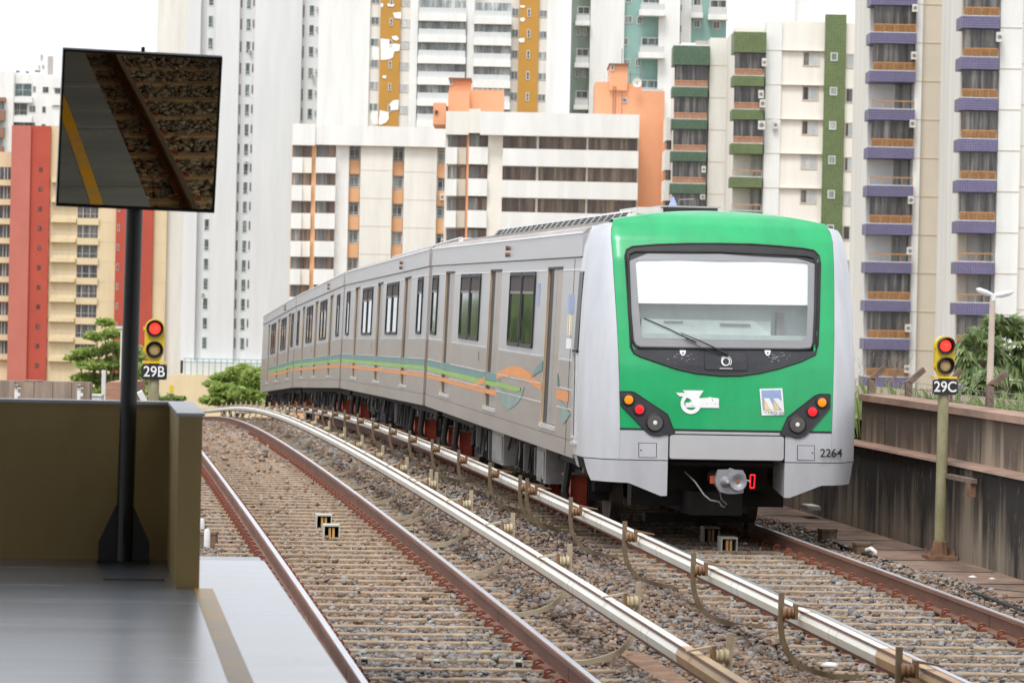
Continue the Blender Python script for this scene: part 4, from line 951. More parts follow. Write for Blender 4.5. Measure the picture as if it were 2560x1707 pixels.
# green hood: strips above/beside/below the windscreen, built as a fine grid with the opening left out
def inside(P, x, z):
    c = False; n = len(P)
    for i in range(n):
        (x1, z1), (x2, z2) = P[i], P[(i + 1) % n]
        if (z1 > z) != (z2 > z) and x < (x2 - x1) * (z - z1) / (z2 - z1) + x1: c = not c
    return c
WI = [((x) * .97, 2.73 + (z - 2.73) * .97) for x, z in WO]
V = []; F = []; NX, NZ = 72, 72
for j in range(NZ + 1):
    for i in range(NX + 1):
        s = -1 + 2 * i / NX; zt = ztop(1.29 * s); z = 1.27 + (zt - 1.27) * j / NZ; x = gw(z) * s; V.append((x, FY(x, z), z))
for j in range(NZ):
    for i in range(NX):
        a = j * (NX + 1) + i; cx = sum(V[k][0] for k in (a, a + 1, a + NX + 2, a + NX + 1)) / 4; cz = sum(V[k][2] for k in (a, a + 1, a + NX + 2, a + NX + 1)) / 4
        if not inside(WI, cx, cz): F.append((a, a + 1, a + NX + 2, a + NX + 1))
m.add(V, F, 'green')
# crest running back into the roof
V = []; rows = [(0, 0), (.25, .012), (.6, -.01), (1.3, -.05)]
for dy, dz in rows:
    for i in range(NX + 1):
        s = -1 + 2 * i / NX; x = 1.215 * s if False else gw(ztop(1.29 * s)) * s; z = ztop(1.29 * s); y = FY(x, z)
        V.append((x, y + (1.5 - y) * (dy / 1.3), z + dz - max(0, dy - .2) * .03))
m.add(V, [(r * (NX + 1) + i, r * (NX + 1) + i + 1, (r + 1) * (NX + 1) + i + 1, (r + 1) * (NX + 1) + i) for r in range(3) for i in range(NX)], 'green')
hood = m.build('front_hood', train, smooth=True, label='bright green front hood around the windscreen')
# silver pillars, returning to the cab sides
for s in (-1, 1):
    m = MB(); V = []; zs = [.93, 1.1, 1.27, 1.5, 1.8, 2.1, 2.4, 2.7, 3.0, 3.2, 3.35, 3.45, 3.53, 3.585]; nc = 12
    for z in zs:
        g0 = gw(z) + .004; w0 = wn(z)
        for k in range(nc + 1): x = g0 + (w0 - g0) * k / nc; V.append((s * x, FY(x, z), z))
        V.append((s * (w0 + .004), 1.34, z))
    n1 = nc + 2; m.add(V, [(i * n1 + k, i * n1 + k + 1, (i + 1) * n1 + k + 1, (i + 1) * n1 + k) for i in range(len(zs) - 1) for k in range(n1 - 1)], 'silverp')
    # top of the pillar back to the roof
    zt = 3.585; V = [(s * (gw(zt)), FY(gw(zt), zt) - .0, zt), (s * wn(zt), FY(wn(zt), zt), zt), (s * wn(zt), 1.34, zt), (s * .9, 1.34, zt + .09), (s * 1.0, .9, zt + .1)]
    m.add(V, [(0, 1, 2, 3, 4)], 'silverp')
    pl = m.build('corner_pillar', train, smooth=True)
    # cab side: plain steel with cab window
    m = MB(); V = [(s * (wn(z) + .003), .98, z) for z in (.93, 2., 2.9, 3.35, 3.5)]
    m2 = MB(); m2.prism([(s * (wn(2.15) + .016), 2.15), (s * (wn(3.05) + .016), 3.05), (s * (wn(3.05) - .01), 3.05), (s * (wn(2.15) - .01), 2.15)], 1.02, 1.33, 'maskblack'); m2.box(s * 1.58, s * 1.60, 1.16, 1.19, 1.15, 2.1, 'rubber'); m2.box(s * 1.58, s * 1.61, 1.02, 1.05, 1.12, 2.1, 'bead'); m2.box(s * 1.57, s * 1.61, 1.30, 1.33, 1.12, 2.1, 'bead'); m2.box(s * 1.56, s * 1.61, 1.0, 1.34, 2.11, 2.145, 'rubber'); m2.box(s * 1.57, s * 1.615, 1.0, 1.33, 1.05, 1.08, 'bead'); m2.build('cab_side_window', pl)
# bumper band and skirts
m = MB(); xs = lambda z: [-.0 + wn(z) * (-1 + 2 * k / 40) for k in range(41)]
V = []; zs = [.93, 1.0, 1.1, 1.2, 1.262]; rng = [-(.672), .672]
for sgn in (-1, 1):
    V = []
    for z in zs:
        for k in range(13): x = .672 + (gw(z) + .002 - .672) * k / 12; V.append((sgn * x, FY(x, z), z))
    m.add(V, [(i * 13 + k, i * 13 + k + 1, (i + 1) * 13 + k + 1, (i + 1) * 13 + k) for i in range(4) for k in range(12)], 'silverp')
grid(m, lambda z: [-.672 + 1.344 * k / 10 for k in range(11)], [1.228, 1.262], 'silverp')
m.build('bumper', train, smooth=True)
m = MB(); decal(m, rrect(0, 1.082, 1.31, .272, .03), 'silver', .012, 2, .03); m.build('coupler_cover', train, label='flat silver panel above the coupler')
m = MB(); decal(m, [(-1.215, 1.262), (1.215, 1.262), (1.215, 1.285), (-1.215, 1.285)], 'rubber', .004, 3)
decal(m, [(-.668, 1.232), (.668, 1.232), (.668, .94), (-.668, .94)], 'rubber', .002, 2); m.build('trim_line', train)
for s in (-1, 1):
    O = [(s * .672, .92), (s * .672, .525), (s * .74, .522), (s * 1.11, .665), (s * 1.40, .672), (s * 1.50, .675), (s * 1.535, .78), (s * 1.565, .92)]
    m = MB(); bm = bmesh.new(); vs = []
    n = 26; V = []; F = []
    for i in range(n + 1):
        x = .672 + (1.565 - .672) * i / n
        zb = np.interp(x, [.672, .74, 1.11, 1.40, 1.50, 1.535, 1.566], [.525, .522, .665, .672, .675, .78, .92])
        for k in range(5): z = zb + (.92 - zb) * k / 4; V.append((s * x, FY(x, .93) + .02 * (1 - k / 4), z))
    F = [(i * 5 + k, (i + 1) * 5 + k, (i + 1) * 5 + k + 1, i * 5 + k + 1) for i in range(n) for k in range(4)]
    m.add(V, F, 'silverp')
    V = [(s * x, y, z) for x, y, z in ((1.566, 1.06, .92), (1.566, 1.34, .92), (1.53, 1.34, .80), (1.53, 1.08, .78))]; m.add(V, [(0, 1, 2, 3)], 'silverp')
    m.add([(s * .672, .03, .525), (s * .672, .03, .92), (s * .672, .7, .92), (s * .672, .7, .6)], [(0, 1, 2, 3)], 'silverp')
    bm.free(); m.build('front_skirt', train, smooth=True)
    # hatch and lamps
    hx = [nose_px(*p) for p in ((1596, 1106), (1642, 1107), (1641.5, 1144), (1596, 1143.5))] if s < 0 else [nose_px(*p) for p in ((1993, 1112.5), (2036.5, 1113), (2037, 1151), (1992.5, 1150))]
    m = MB(); decal(m, hx, 'rubber', .003, 1); cx = sum(p[0] for p in hx) / 4; cz = sum(p[1] for p in hx) / 4
    decal(m, [(cx + (x - cx) * .93, cz + (z - cz) * .93) for x, z in hx], 'silverp', .006, 1)
    lx = cx + s * -1 * -.065 if s < 0 else cx + .075; lx = cx - .075 if s < 0 else cx + .075
    decal(m, [(lx + .009 * math.cos(t), cz + .009 * math.sin(t)) for t in [k * .785 for k in range(8)]], 'rubber', .010, 0); m.build('hatch', train)
    Z = lambda L: [nose_px(1400 + x / 2.94, 900 + y / 2.94) for x, y in L]
    if s < 0: P = Z([(441, 229), (528, 230), (552, 240), (790, 398), (842, 532), (836, 545), (768, 547), (728, 558), (690, 556), (655, 543), (633, 524), (446, 330)]); L = [((503, 290), 'indorange', .066), ((582, 361), 'tailred', .066), ((697, 458), 'chrome', .084)]
    else: P = Z([(1984, 251), (1905, 250), (1872, 262), (1672, 418), (1618, 538), (1620, 552), (1700, 560), (1732, 572), (1765, 572), (1800, 558), (1830, 530), (1984, 352)]); L = [((1923, 310), 'indorange', .066), ((1853, 378), 'tailred', .066), ((1743, 472), 'chrome', .084)]
    m = MB(); decal(m, P, 'maskblack', .012, 1, .03); cl = m.build('lamp_cluster', train)
    m = MB(); n = len(P); m.tube([(x, FY(x, z) - .012, z) for x, z in P + [P[0]]], .006, 'rubber', 5, caps=False); m.build('gasket', cl)
    for (lx, ly), mt, r in L:
        x, z = nose_px(1400 + lx / 2.94, 900 + ly / 2.94); y = FY(x, z) - .014; m = MB()
        if mt == 'chrome':
            m.lathe([(.105, .01), (.105, -.012), (.094, -.018), (.088, 0), (.085, .05), (.001, .055)], (x, y, z), 'rubber', 28)
            m.lathe([(.088, -.012), (.078, .012), (.055, .034), (.02, .05), (.012, .05)], (x, y, z), 'chrome', 28); m.lathe([(.026, .02), (.024, -.012), (.001, -.016)], (x, y, z), 'signwhite', 12); m.lathe([(.058, .0), (.056, -.006), (.050, -.006), (.048, .0)], (x, y, z), 'ufgrey', 24)
            m.build('headlight', cl, smooth=True)
        else:
            m.lathe([(.075, .004), (.075, -.012), (.066, -.016)], (x, y, z), 'rubber', 24)
            m.lathe([(.066, -.006), (.060, -.014), (.04, -.018), (.001, -.020)], (x, y, z), mt, 24); m.build('tail_light' if mt == 'tailred' else 'indicator_light', cl, smooth=True)
# windscreen assembly
FR = [nose_px(px, py) for px, py in ((1570, 650), (1573, 635), (1588, 629), (1800, 630), (2015, 640), (2035, 645), (2040, 660), (2038, 780), (2034, 858), (2026, 872), (2000, 874), (1780, 872), (1600, 869), (1588, 864), (1581, 850), (1575, 780))]
FI = [nose_px(px, py) for px, py in ((1589, 660), (1590, 652), (1598, 650), (1800, 652), (2010, 656), (2019, 658), (2020, 668), (2019, 760), (2016, 842), (2012, 850), (2004, 851), (1780, 849), (1612, 846), (1604, 843), (1602, 835), (1596, 760))]
m = MB(); n = len(WO)
for i in range(n):      # recess wall around the opening
    a, b = WO[i], WO[(i + 1) % n]; m.add([(a[0], FY(*a) - .004, a[1]), (b[0], FY(*b) - .004, b[1]), (b[0], FY(*b) + .05, b[1]), (a[0], FY(*a) + .05, a[1])], [(0, 1, 2, 3)], 'rubber')
mk = m.build('windscreen_recess', train)
m = MB(); lower = [nose_px(px, py) for px, py in ((1575, 872), (1800, 876), (2044, 878), (2038, 886), (2000, 904), (1950, 920), (1900, 932), (1850, 939), (1800, 939), (1740, 933), (1690, 922), (1640, 905), (1600, 891), (1583, 883))]
decal(m, lower, 'maskblack', .006, 2); up = [nose_px(px, py) for px, py in ((1563, 642), (1567, 626), (1580, 618), (1640, 613), (1720, 610), (1800, 610), (1880, 612), (1950, 617), (2010, 623), (2035, 628), (2046, 642), (2040, 660), (1990, 645), (1800, 634), (1620, 632), (1572, 652))]
decal(m, up, 'rubber', .006, 2)
m.tube([(x, FY(x, z) - .004, z) for x, z in WO + [WO[0]]], .014, 'rubber', 6, caps=False)
for a, b in (((1561, 640), (1574, 870)), ((2049, 655), (2044, 870))):
    p, q_ = nose_px(*a), nose_px(*b); dx = .03 if p[0] < 0 else -.03; decal(m, [p, q_, (q_[0] + dx, q_[1]), (p[0] + dx, p[1])], 'rubber', .003, 2)
mask = m.build('front_mask', train, label='dark grey mask below the windscreen')
# frit border ring + glass + things behind it
m = MB(); m.tube([(x, FY(x, z) - .012, z) for x, z in FR + [FR[0]]], .016, 'rubber', 8, caps=False)
n = len(FR); V = [(x, FY(x, z) - .004, z) for x, z in FR] + [(x, FY(x, z) - .004, z) for x, z in FI]
m.add(V, [(i, (i + 1) % n, (i + 1) % n + n, i + n) for i in range(n)], 'frit'); ws = m.build('windscreen', train, smooth=True)
m = MB(); decal(m, FI, 'cabglass', .001, 2); m.build('glass', ws, smooth=True)
bl = [nose_px(px, py) for px, py in ((1588, 648), (2021, 655), (2020, 763), (1596, 758))]
m = MB(); decal(m, bl, 'blind', -.012, 2); m.build('sunshade', ws, label='white sunshade pulled down over the upper windscreen')
m = MB(); zb = 2.36
m.box(-1.15, 1.15, .50, .54, 1.9, 3.0, 'cabin'); m.box(-1.15, 1.15, .24, .62, 2.30, 2.36, 'cabin')
m.box(-.95, .55, .40, .6, 2.36, 2.52, 'cabin'); m.prism([(-.95, 2.52), (.35, 2.52), (.55, 2.36), (-.98, 2.36)], .34, .42, 'cabin'); m.box(-.70, -.48, .325, .34, 2.485, 2.50, 'ufgrey'); m.box(-.05, .30, .325, .34, 2.46, 2.485, 'ufgrey'); m.box(.62, .70, .40, .5, 2.36, 2.62, 'ufgrey')
m.build('driver_desk', ws)
# wiper
def nz(px, py, off): x, z = nose_px(px, py); return (x, FY(x, z) - off, z)
m = MB(); m.tube([nz(1814, 885, .05), nz(1790, 872, .06), nz(1757, 856, .06), nz(1700, 832, .05)], [.016, .011, .009, .006], 'black', 6); m.tube([nz(1800, 884, .045), nz(1750, 868, .05), nz(1712, 846, .045)], .005, 'black', 6)
m.tube([nz(1608, 795, .03), nz(1670, 822, .035), nz(1740, 856, .03)], .009, 'black', 6); m.lathe([(.022, 0), (.022, -.05)], nz(1814, 886, 0), 'black', 10); m.build('wiper', ws, smooth=True)
# badge panel
x0, z0 = nose_px(1760, 877); x1, z1 = nose_px(1869, 927)
m = MB(); P = rrect((x0 + x1) / 2, (z0 + z1) / 2, x1 - x0, z0 - z1, .03); decal(m, P, 'rubber', .012, 1, .01); P = [((x0 + x1) / 2 + (x - (x0 + x1) / 2) * .965, (z0 + z1) / 2 + (z - (z0 + z1) / 2) * .93) for x, z in P]; decal(m, P, 'maskblack', .018, 1, .01); bd = m.build('badge_panel', mask)
cx, cz = nose_px(1814, 903); m = MB()
def ringp(m, cx, cz, ro, ri, mat, off, a0=0, a1=360, n=28, dx=0., dz=0.):
    for k in range(n):
        t0, t1 = math.radians(a0 + (a1 - a0) * k / n), math.radians(a0 + (a1 - a0) * (k + 1) / n)
        V = [(cx + ro * math.cos(t0), cz + ro * math.sin(t0)), (cx + ro * math.cos(t1), cz + ro * math.sin(t1)), (cx + dx + ri * math.cos(t1), cz + dz + ri * math.sin(t1)), (cx + dx + ri * math.cos(t0), cz + dz + ri * math.sin(t0))]
        m.add([(x, FY(x, z) - off, z) for x, z in V], [(0, 1, 2, 3)], mat)
ringp(m, cx - .004, cz, .052, .036, 'signwhite', .024, 0, 360, dx=.004, dz=-.003); ringp(m, cx, cz, .066, .058, 'signwhite', .024, -45, 60); ringp(m, cx, cz, .066, .060, 'signwhite', .024, 95, 150)
for k in range(8): xx = cx - .072 + k * .019; decal(m, [(xx, cz - .086), (xx + .013, cz - .086), (xx + .013, cz - .076), (xx, cz - .076)], 'signwhite', .024, 0)
m.build('badge', bd, label='white swirl badge')
for px in (1706.5, 1918.5):
    x, z = nose_px(px, 881); m = MB(); decal(m, [(x - .036, z + .025), (x + .036, z + .025), (x + .030, z - .01), (x + .012, z - .035), (x - .012, z - .035), (x - .030, z - .01)], 'signwhite', .02, 0, .015); decal(m, [(x + .010 * math.cos(t), z - .005 + .010 * math.sin(t)) for t in [k * .785 for k in range(8)]], 'rubber', .024, 0); m.build('washer_nozzle', mask)
m = MB()
for k in range(60):
    px, py = RND.choice([(RND.gauss(1690, 14), RND.gauss(888, 6)), (RND.gauss(1722, 12), RND.gauss(893, 7)), (RND.gauss(1950, 16), RND.gauss(889, 5)), (RND.gauss(1935, 9), RND.gauss(896, 5))])
    x, z = nose_px(px, py); r = RND.uniform(.003, .014); decal(m, [(x + r * RND.uniform(.5, 1.3) * math.cos(t), z + r * .5 * RND.uniform(.5, 1.2) * math.sin(t)) for t in [j * 1.047 for j in range(6)]], 'frit', .009 + k * .00002, 0)
m.build('worn_paint', mask)
# number, logos
nx, nz_ = nose_px(2077, 1133); text_mesh('fleet_number', '2264', .093, 'black', train, (nx, FY(nx - .12, nz_) - .01, nz_), bold=.0015, depth=.002, sx=1.14).rotation_euler = (math.pi / 2, 0, .36)
LZ = lambda L: [nose_px(1680 + x / 7.84, 960 + y / 7.84) for x, y in L]
m = MB(); cx, cz = nose_px(1680 + 368 / 7.84, 960 + 380 / 7.84)
ringp(m, cx, cz, .118, .073, 'signwhite', .011, 0, 360, 36)
decal(m, LZ([(205, 118), (618, 125), (520, 255), (480, 330), (400, 330), (250, 230), (245, 160)]), 'signwhite', .010, 1); decal(m, LZ([(78, 165), (250, 170), (300, 245), (150, 242), (115, 215)]), 'signwhite', .0105, 1)
decal(m, LZ([(262, 360), (262, 455), (920, 467), (915, 380), (700, 360)]), 'signwhite', .0098, 1); decal(m, LZ([(500, 262), (560, 275), (720, 262), (740, 248), (765, 262), (918, 278), (916, 385), (300, 385), (390, 300)]), 'signwhite', .0102, 1)
m.build('transport_logo', train, label='white ring logo with wing and lettering block')
m = MB(); decal(m, LZ([(250, 345), (375, 350), (392, 308), (378, 320), (368, 340), (262, 336)]), 'green', .0125, 0); decal(m, LZ([(238, 400), (248, 330), (300, 262), (285, 262), (240, 330), (232, 395)]), 'green', .0125, 0)
for a in (380, 420, 680, 780, 840): decal(m, LZ([(a, 410), (a + 8, 410), (a + 8, 445), (a, 445)] if a < 500 else ([(a, 372), (a + 14, 372), (a + 14, 388), (a, 388)] if a != 780 else [(a, 285), (a + 12, 285), (a + 16, 335), (a + 6, 330)])), 'leafband', .0125, 0)
m.build('logo_gaps', train)
m = MB(); decal(m, LZ([(1712, 92), (2158, 80), (2200, 604), (1756, 614)]), 'signwhite', .010, 1); decal(m, LZ([(1745, 118), (2132, 112), (2160, 505), (1778, 508)]), 'blue', .0115, 1)
decal(m, LZ([(1797, 275), (1900, 275), (1972, 400), (2002, 506), (1930, 506)]), 'signwhite', .013, 0); decal(m, LZ([(1975, 275), (2075, 275), (2155, 340), (2160, 506), (2105, 460)]), 'signwhite', .013, 0)
decal(m, LZ([(1800, 290), (1915, 470), (1925, 506), (1812, 506)]), 'yellowprint', .0135, 0); decal(m, LZ([(1978, 300), (2090, 455), (2100, 505), (2008, 506)]), 'yellowprint', .0135, 0)
lg = m.build('metro_logo', train, label='white framed blue panel with a white and yellow M')
tx, tz = nose_px(1680 + 1972 / 7.84, 960 + 565 / 7.84); text_mesh('logo_lettering', 'METRO DF', .034, 'frit', lg, (tx, FY(tx, tz) - .013, tz), depth=.001, sx=1.25)
# coupler in its dark pocket
m = MB(); m.box(-.66, .66, 1.0, 1.06, .55, .93, 'uf'); m.box(-.60, .60, .25, 3.2, .86, .90, 'uf'); m.box(-.30, .30, .6, 2.6, .28, .55, 'uf')
m.box(-.9, .9, 1.2, 1.5, .35, .6, 'uf'); m.box(-.62, .62, 1.9, 2.1, .12, .22, 'uf'); m.build('coupler_pocket', train)
m = MB(); x0, z0 = nose_px(1822, 1204); x0 = .03; z0 = .71
m.prism([(x0 - .17, z0 + .145), (x0 - .03, z0 + .15), (x0 + .0, z0 + .17), (x0 + .05, z0 + .15), (x0 + .15, z0 + .145), (x0 + .19, z0 + .08), (x0 + .2, z0), (x0 + .17, z0 - .08), (x0 + .16, z0 - .15), (x0 + .06, z0 - .165), (x0 - .06, z0 - .165), (x0 - .15, z0 - .14), (x0 - .20, z0 - .06), (x0 - .21, z0 + .02), (x0 - .19, z0 + .09)], -.16, -.06, 'couplergrey')
m.lathe([(.11, .9), (.11, -.06)], (x0, 0, z0), 'ufgrey', 16)
m.lathe([(.075, -.16), (.05, -.20), (.035, -.28), (.022, -.32), (.001, -.33)], (x0 - .08, 0, z0 - .01), 'couplergrey', 20)
m.lathe([(.108, -.16), (.115, -.19), (.10, -.19), (.045, -.165), (.04, -.162), (.001, -.161)], (x0 + .085, 0, z0 - .005), 'couplergrey', 24)
m.lathe([(.03, -.165), (.001, -.168)], (x0 + .085, 0, z0 - .005), 'rust', 12)
cp = m.build('coupler', train, smooth=True); cp.location = (.004, -.0, .10); cp.scale = (.86, 1, .86)
m = MB(); hx_ = .335
for a, b in (((hx_ - .03, .79), (hx_ + .03, .79)), ((hx_ + .03, .79), (hx_ + .022, .62)), ((hx_ + .022, .62), (hx_ - .03, .62)), ((hx_ - .03, .62), (hx_ - .03, .79))): m.tube([(a[0], -.05, a[1]), (b[0], -.05, b[1])], .011, 'tailred', 6)  # handle glows: it borrows the emissive tail-lamp red
m.tube([(x0 + .18, -.04, .74), (hx_ - .03, -.05, .70)], .014, 'couplergrey', 6); m.box(x0 - .26, x0 - .20, -.05, -.03, .67, .77, 'redbox'); m.build('uncoupling_handle', cp, label='bright red uncoupling handle')
m = MB(); m.tube([(-.50, .3, .80), (-.40, .1, .68), (-.30, 0, .52), (-.22, -.03, .45), (-.10, -.03, .43), (-.07, -.03, .38), (-.03, -.03, .36), (.0, -.03, .40), (-.07, -.03, .46), (-.10, -.03, .60)], .011, 'ufgrey', 8); m.build('air_hose', cp, smooth=True)
# ================================================================== BUILDINGS
FH = Vector((math.sin(PSI), math.cos(PSI), 0))
class Bld:
    def __init__(s, name, label, D, pxc, pyr, pxr, zb=-12., cat='building'):
        s.D, s.pyr, s.pxr, s.zb = D, pyr, pxr, zb
        s.r0 = s.R_(pxc, pyr, D)
        p = _r * s.r0 + FH * D; s.o = empty(name, (p.x, p.y, zb), label, cat, rz=-PSI)
    def R_(s, px, py, D): d = ray(px, py); t = D / d.dot(FH); return d.dot(_r) * t
    def Z_(s, px, py, D): d = ray(px, py); t = D / d.dot(FH); return CH + d.z * t
    def X(s, px, off=0.): return s.R_(px, s.pyr, s.D + off) - s.r0
    def Z(s, py, off=0.): return s.Z_(s.pxr, py, s.D + off) - s.zb
    def bx(s, m, a, b, t, u, off, th, mat):
        z1 = s.Z(t, off); z0 = 0. if u is None else s.Z(u, off); m.box(s.X(a, off), s.X(b, off), off, off + th, z0, z1, mat); return m
    def part(s, name, rects, label=None, parent=None):
        m = MB()
        for r in rects: s.bx(m, *r)
        return m.build(name, parent or s.o, label=label)
    def win(s, a, b, t, u, off, mat='glassgrey', fr='frame', fw=.07, mull=(.5,), hm=(), depth=.12, name='window', parent=None):
        # framed window set into the wall face at 'off' (its frame 4 cm proud)
        m = MB(); x0, x1, z0, z1 = s.X(a, off), s.X(b, off), s.Z(u, off), s.Z(t, off)
        m.box(x0 + fw, x1 - fw, off - .012, off + .05, z0 + fw, z1 - fw, mat)
        for X0, X1, Z0_, Z1_ in ((x0, x1, z0, z0 + fw), (x0, x1, z1 - fw, z1), (x0, x0 + fw, z0 + fw, z1 - fw), (x1 - fw, x1, z0 + fw, z1 - fw)): m.box(X0, X1, off - .05, off + .04, Z0_, Z1_, fr)
        for q in mull: c = x0 + (x1 - x0) * q; m.box(c - .025, c + .025, off - .035, off + .03, z0 + fw, z1 - fw, fr)
        for q in hm: c = z0 + (z1 - z0) * q; m.box(x0 + fw, x1 - fw, off - .030, off + .03, c - .025, c + .025, fr)
        return m.build(name, parent or s.o)
def ac(b, px, py, off, w=9, h=12, th=.5):
    m = MB(); b.bx(m, px, px + w, py, py + h, off - th, th, 'acwhite'); x = (b.X(px, off - th) + b.X(px + w, off - th)) / 2; z = (b.Z(py, off - th) + b.Z(py + h, off - th)) / 2
    r = abs(b.X(px + w, off - th) - b.X(px, off - th)) * .36; m.lathe([(r, -.01), (r * .9, -.015)], (x, off - th, z), 'ufgrey', 12); return m.build('air_conditioner', b.o)
# 1 -- far-left white block
b = Bld('apartment_building', 'far white apartment block with a rooftop stair box, rising behind the red and yellow tower', 585, 60, 230, 60)
b.part('wall', [(-60, 34, 181, None, -1.5, 20, 'white'), (34, 200, 186, None, 0, 20, 'white'), (131, 175, 190, 218, -1.2, 1.2, 'white'), (129, 175, 235, 262, -1.2, 1.2, 'white'), (118, 175, 264, 318, -.8, .8, 'white'), (34, 81, 243, 257, -1.2, 1.2, 'white'), (34, 81, 291, 306, -1.2, 1.2, 'white')])
b.part('stair_box', [(74, 165, 137, 186, 3, 10, 'white'), (118, 129, 140, 186, 2.6, .4, 'greywall'), (100, 104, 135, 148, 2.8, .2, 'greywall'), (95, 98, 163, 171, 2.8, .2, 'greywall'), (104, 109, 162, 171, 2.8, .2, 'greywall')])
b.win(36, 81, 208, 243, -.02, 'glassgreen', fw=.15, mull=(.45,), hm=(.5,)); b.win(82, 90, 215, 231, -.01, 'glassgrey')
b.win(36, 70, 258, 289, -.02, 'glassdark', fw=.1, mull=(.4,), hm=(.4,)); b.win(74, 90, 264, 281, -.01); b.win(36, 90, 306, 318, -.02, 'glassdark')
for a, c, t, u in ((106, 122, 216, 232), (106, 116, 265, 282), (105, 116, 309, 320), (137, 152, 219, 233)): b.win(a, c, t, u, -.02, 'glassdark', mull=())
for k, t in enumerate((245, 277, 320, 367)): b.part('balcony', [(-30, 13 - k, t, t + (10, 26, 25, 16)[k], -2.8, 1.2, 'brownspan')])
for k, t in enumerate((255, 303, 345)): b.win(-30, 12 - k, t, t + (22, 17, 22)[k], -1.7, 'glassgrey', mull=(.6, .8))
b.part('roof_tank', [(38, 47, 177, 182, 1, 1, 'ufgrey'), (63, 70, 178, 183, 1, 1, 'ufgrey'), (86, 98, 175, 180, 1, 1, 'ufgrey')])
# 2 -- red and yellow tower
b = Bld('apartment_building', 'red and yellow apartment tower at the left edge of the view', 525, 200, 700, 200)
b.part('wall', [(-60, 24, 384, None, 2, 18, 'yellow'), (119, 414, 316, None, 0, 20, 'yellow')], 'ochre yellow walls')
b.part('red_column', [(22, 70, 317, None, -1.2, 14, 'redl'), (70, 119, 317, None, -.7, 12, 'redp')], 'tall red stair column')  # lighter red on the left facet, deeper red on the right
b.part('red_column', [(287, 380, 316, None, -.6, 6, 'redp')], 'red strip behind the mirror post')
for k in range(11):
    t = 422 + 48.95 * k - .5; b.win(92.5 - k * .0, 100.5, t, t + 9.5, -.72, 'glassdark', 'rubber', fw=.05, mull=(), name='window')
    b.win(291, 296, t - 9, t + 8, -.62, 'glassdark', 'frame', fw=.05, mull=())
for k in range(12):
    t = 414.5 + 49.9 * k * .995
    if t > 905: break
    m = MB(); b.bx(m, 128, 186, t, t + 32, .5, .2, 'glassdark'); b.bx(m, 171, 186, t - 5, t + 1, .3, .2, 'glassdark'); m.box(b.X(128), b.X(186), -.06, -.02, b.Z(t + 22), b.Z(t + 22) + .05, 'frame')
    for q in (140, 153, 170): b.bx(m, q, q + 1.2, t, t + 32, -.05, .03, 'frame')
    m.build('window', b.o)
    m = MB(); b.bx(m, 191, 242, t, t + 31, -.03, .2, 'glassdark'); m.box(b.X(191), b.X(242), -.09, -.04, b.Z(t + 21), b.Z(t + 21) + .05, 'frame')
    for q in (204, 222): b.bx(m, q, q + 1.2, t, t + 31, -.08, .03, 'frame')
    m.build('window', b.o)
    b.part('spandrel', [(124, 187, t + 33, t + 43, -.9, .9, 'yellow'), (189.5, 244, t + 32, t + 48, -.4, .4, 'yellow')])
    t2 = 420 + 48.3 * k; m = MB(); b.bx(m, -40, 21.5, t2 + 2, t2 + 33, 1.95, .2, 'glassdark')
    for q in (5, 13): b.bx(m, q, q + 1.5, t2 + 2, t2 + 33, 1.9, .04, 'frame')
    m.build('window', b.o); b.part('spandrel', [(-40, 21.8, t2 + 34, t2 + 48, 1.2, .8, 'yellow')])
    for (x0, x1) in ((124, 414),): b.part('floor_joint', [(244, 414, t - 9.5, t - 8.8, -.03, .03, 'beige')])
# 3 -- left white tower
b = Bld('apartment_building', 'tall plain white tower with narrow columns of small windows, behind the mirror', 520, 560, 300, 560)
b.part('wall', [(463, 497, -200, 903, -.0, 20, 'whitecool'), (497, 513, -200, 903, 1.2, 20, 'whitecool'), (513, 535, -200, 903, .5, 20, 'whitecool'), (535, 594, -200, 903, -.4, 20, 'whitecool'), (594, 633, -200, 903, .8, 20, 'whitecool'), (633, 750, -200, 906, -.4, 20, 'whitecool'), (750, 797, -200, 500, 1.0, 18, 'whitecool')])
b.part('side_wing', [(388, 463, -200, None, 6, 16, 'offwhite')], 'grey shaded wing left of the window columns')
rows = [-9, 45.6, 101.7, 156, 209.4, 258.9, 308.7, 357.8, 406, 453.5, 501.6, 550, 599.4, 648, 696.7, 745, 794, 842.7]
for i, t in enumerate(rows): b.win(610.5, 623, t, t + 31, .78, 'glassgreen', 'frame', fw=.1, mull=(), hm=(.28,)); b.win(596.5, 600.5, t + 1, t + 28, .78, 'glassgreen', 'greywall', fw=.05, mull=()); b.win(627, 631, t + 2, t + 23, .78, 'glassdark', 'greywall', fw=.05, mull=())
for i, t in enumerate([-14, 40, 95.4, 145, 198, 248, 298, 348, 398, 447, 499, 548, 598, 646.6, 695.7, 745, 794, 843]): b.win(515.5, 529, t, t + 29.5, .48, 'glassgreen', 'frame', fw=.1, mull=(), hm=(.28,)); b.win(492.5, 497, t, t + 28, 1.18, 'glassdark', 'greywall', fw=.05, mull=()); 
for i, t in enumerate([8.8, 57.9, 111.5, 165, 218, 266.6]): b.win(767.5, 781, t, t + 27, .98, 'glassgreen', 'frame', fw=.1, mull=(), hm=(.25,)); b.win(752.5, 756, t, t + 31, .98, 'glassdark', 'greywall', fw=.05, mull=()); ac(b, 784.5, t + 2, .98, 4, 9)
for px, py in ((618, 125), (776, 183), (512, 733), (614, 402)): ac(b, px, py, .7, 8, 7)
b.part('podium', [(452, 700, 938, None, -4, 22, 'yellow')], 'yellowish base storey'); b.part('podium', [(470, 690, 903, 938, -2, 24, 'whitecool')])
m = MB()
for k in range(14): x = 474 + k * 15; m.box(b.X(x, -4), b.X(x, -4) + .12, -4, -3.9, b.Z(938, -4), b.Z(897, -4), 'tealp')
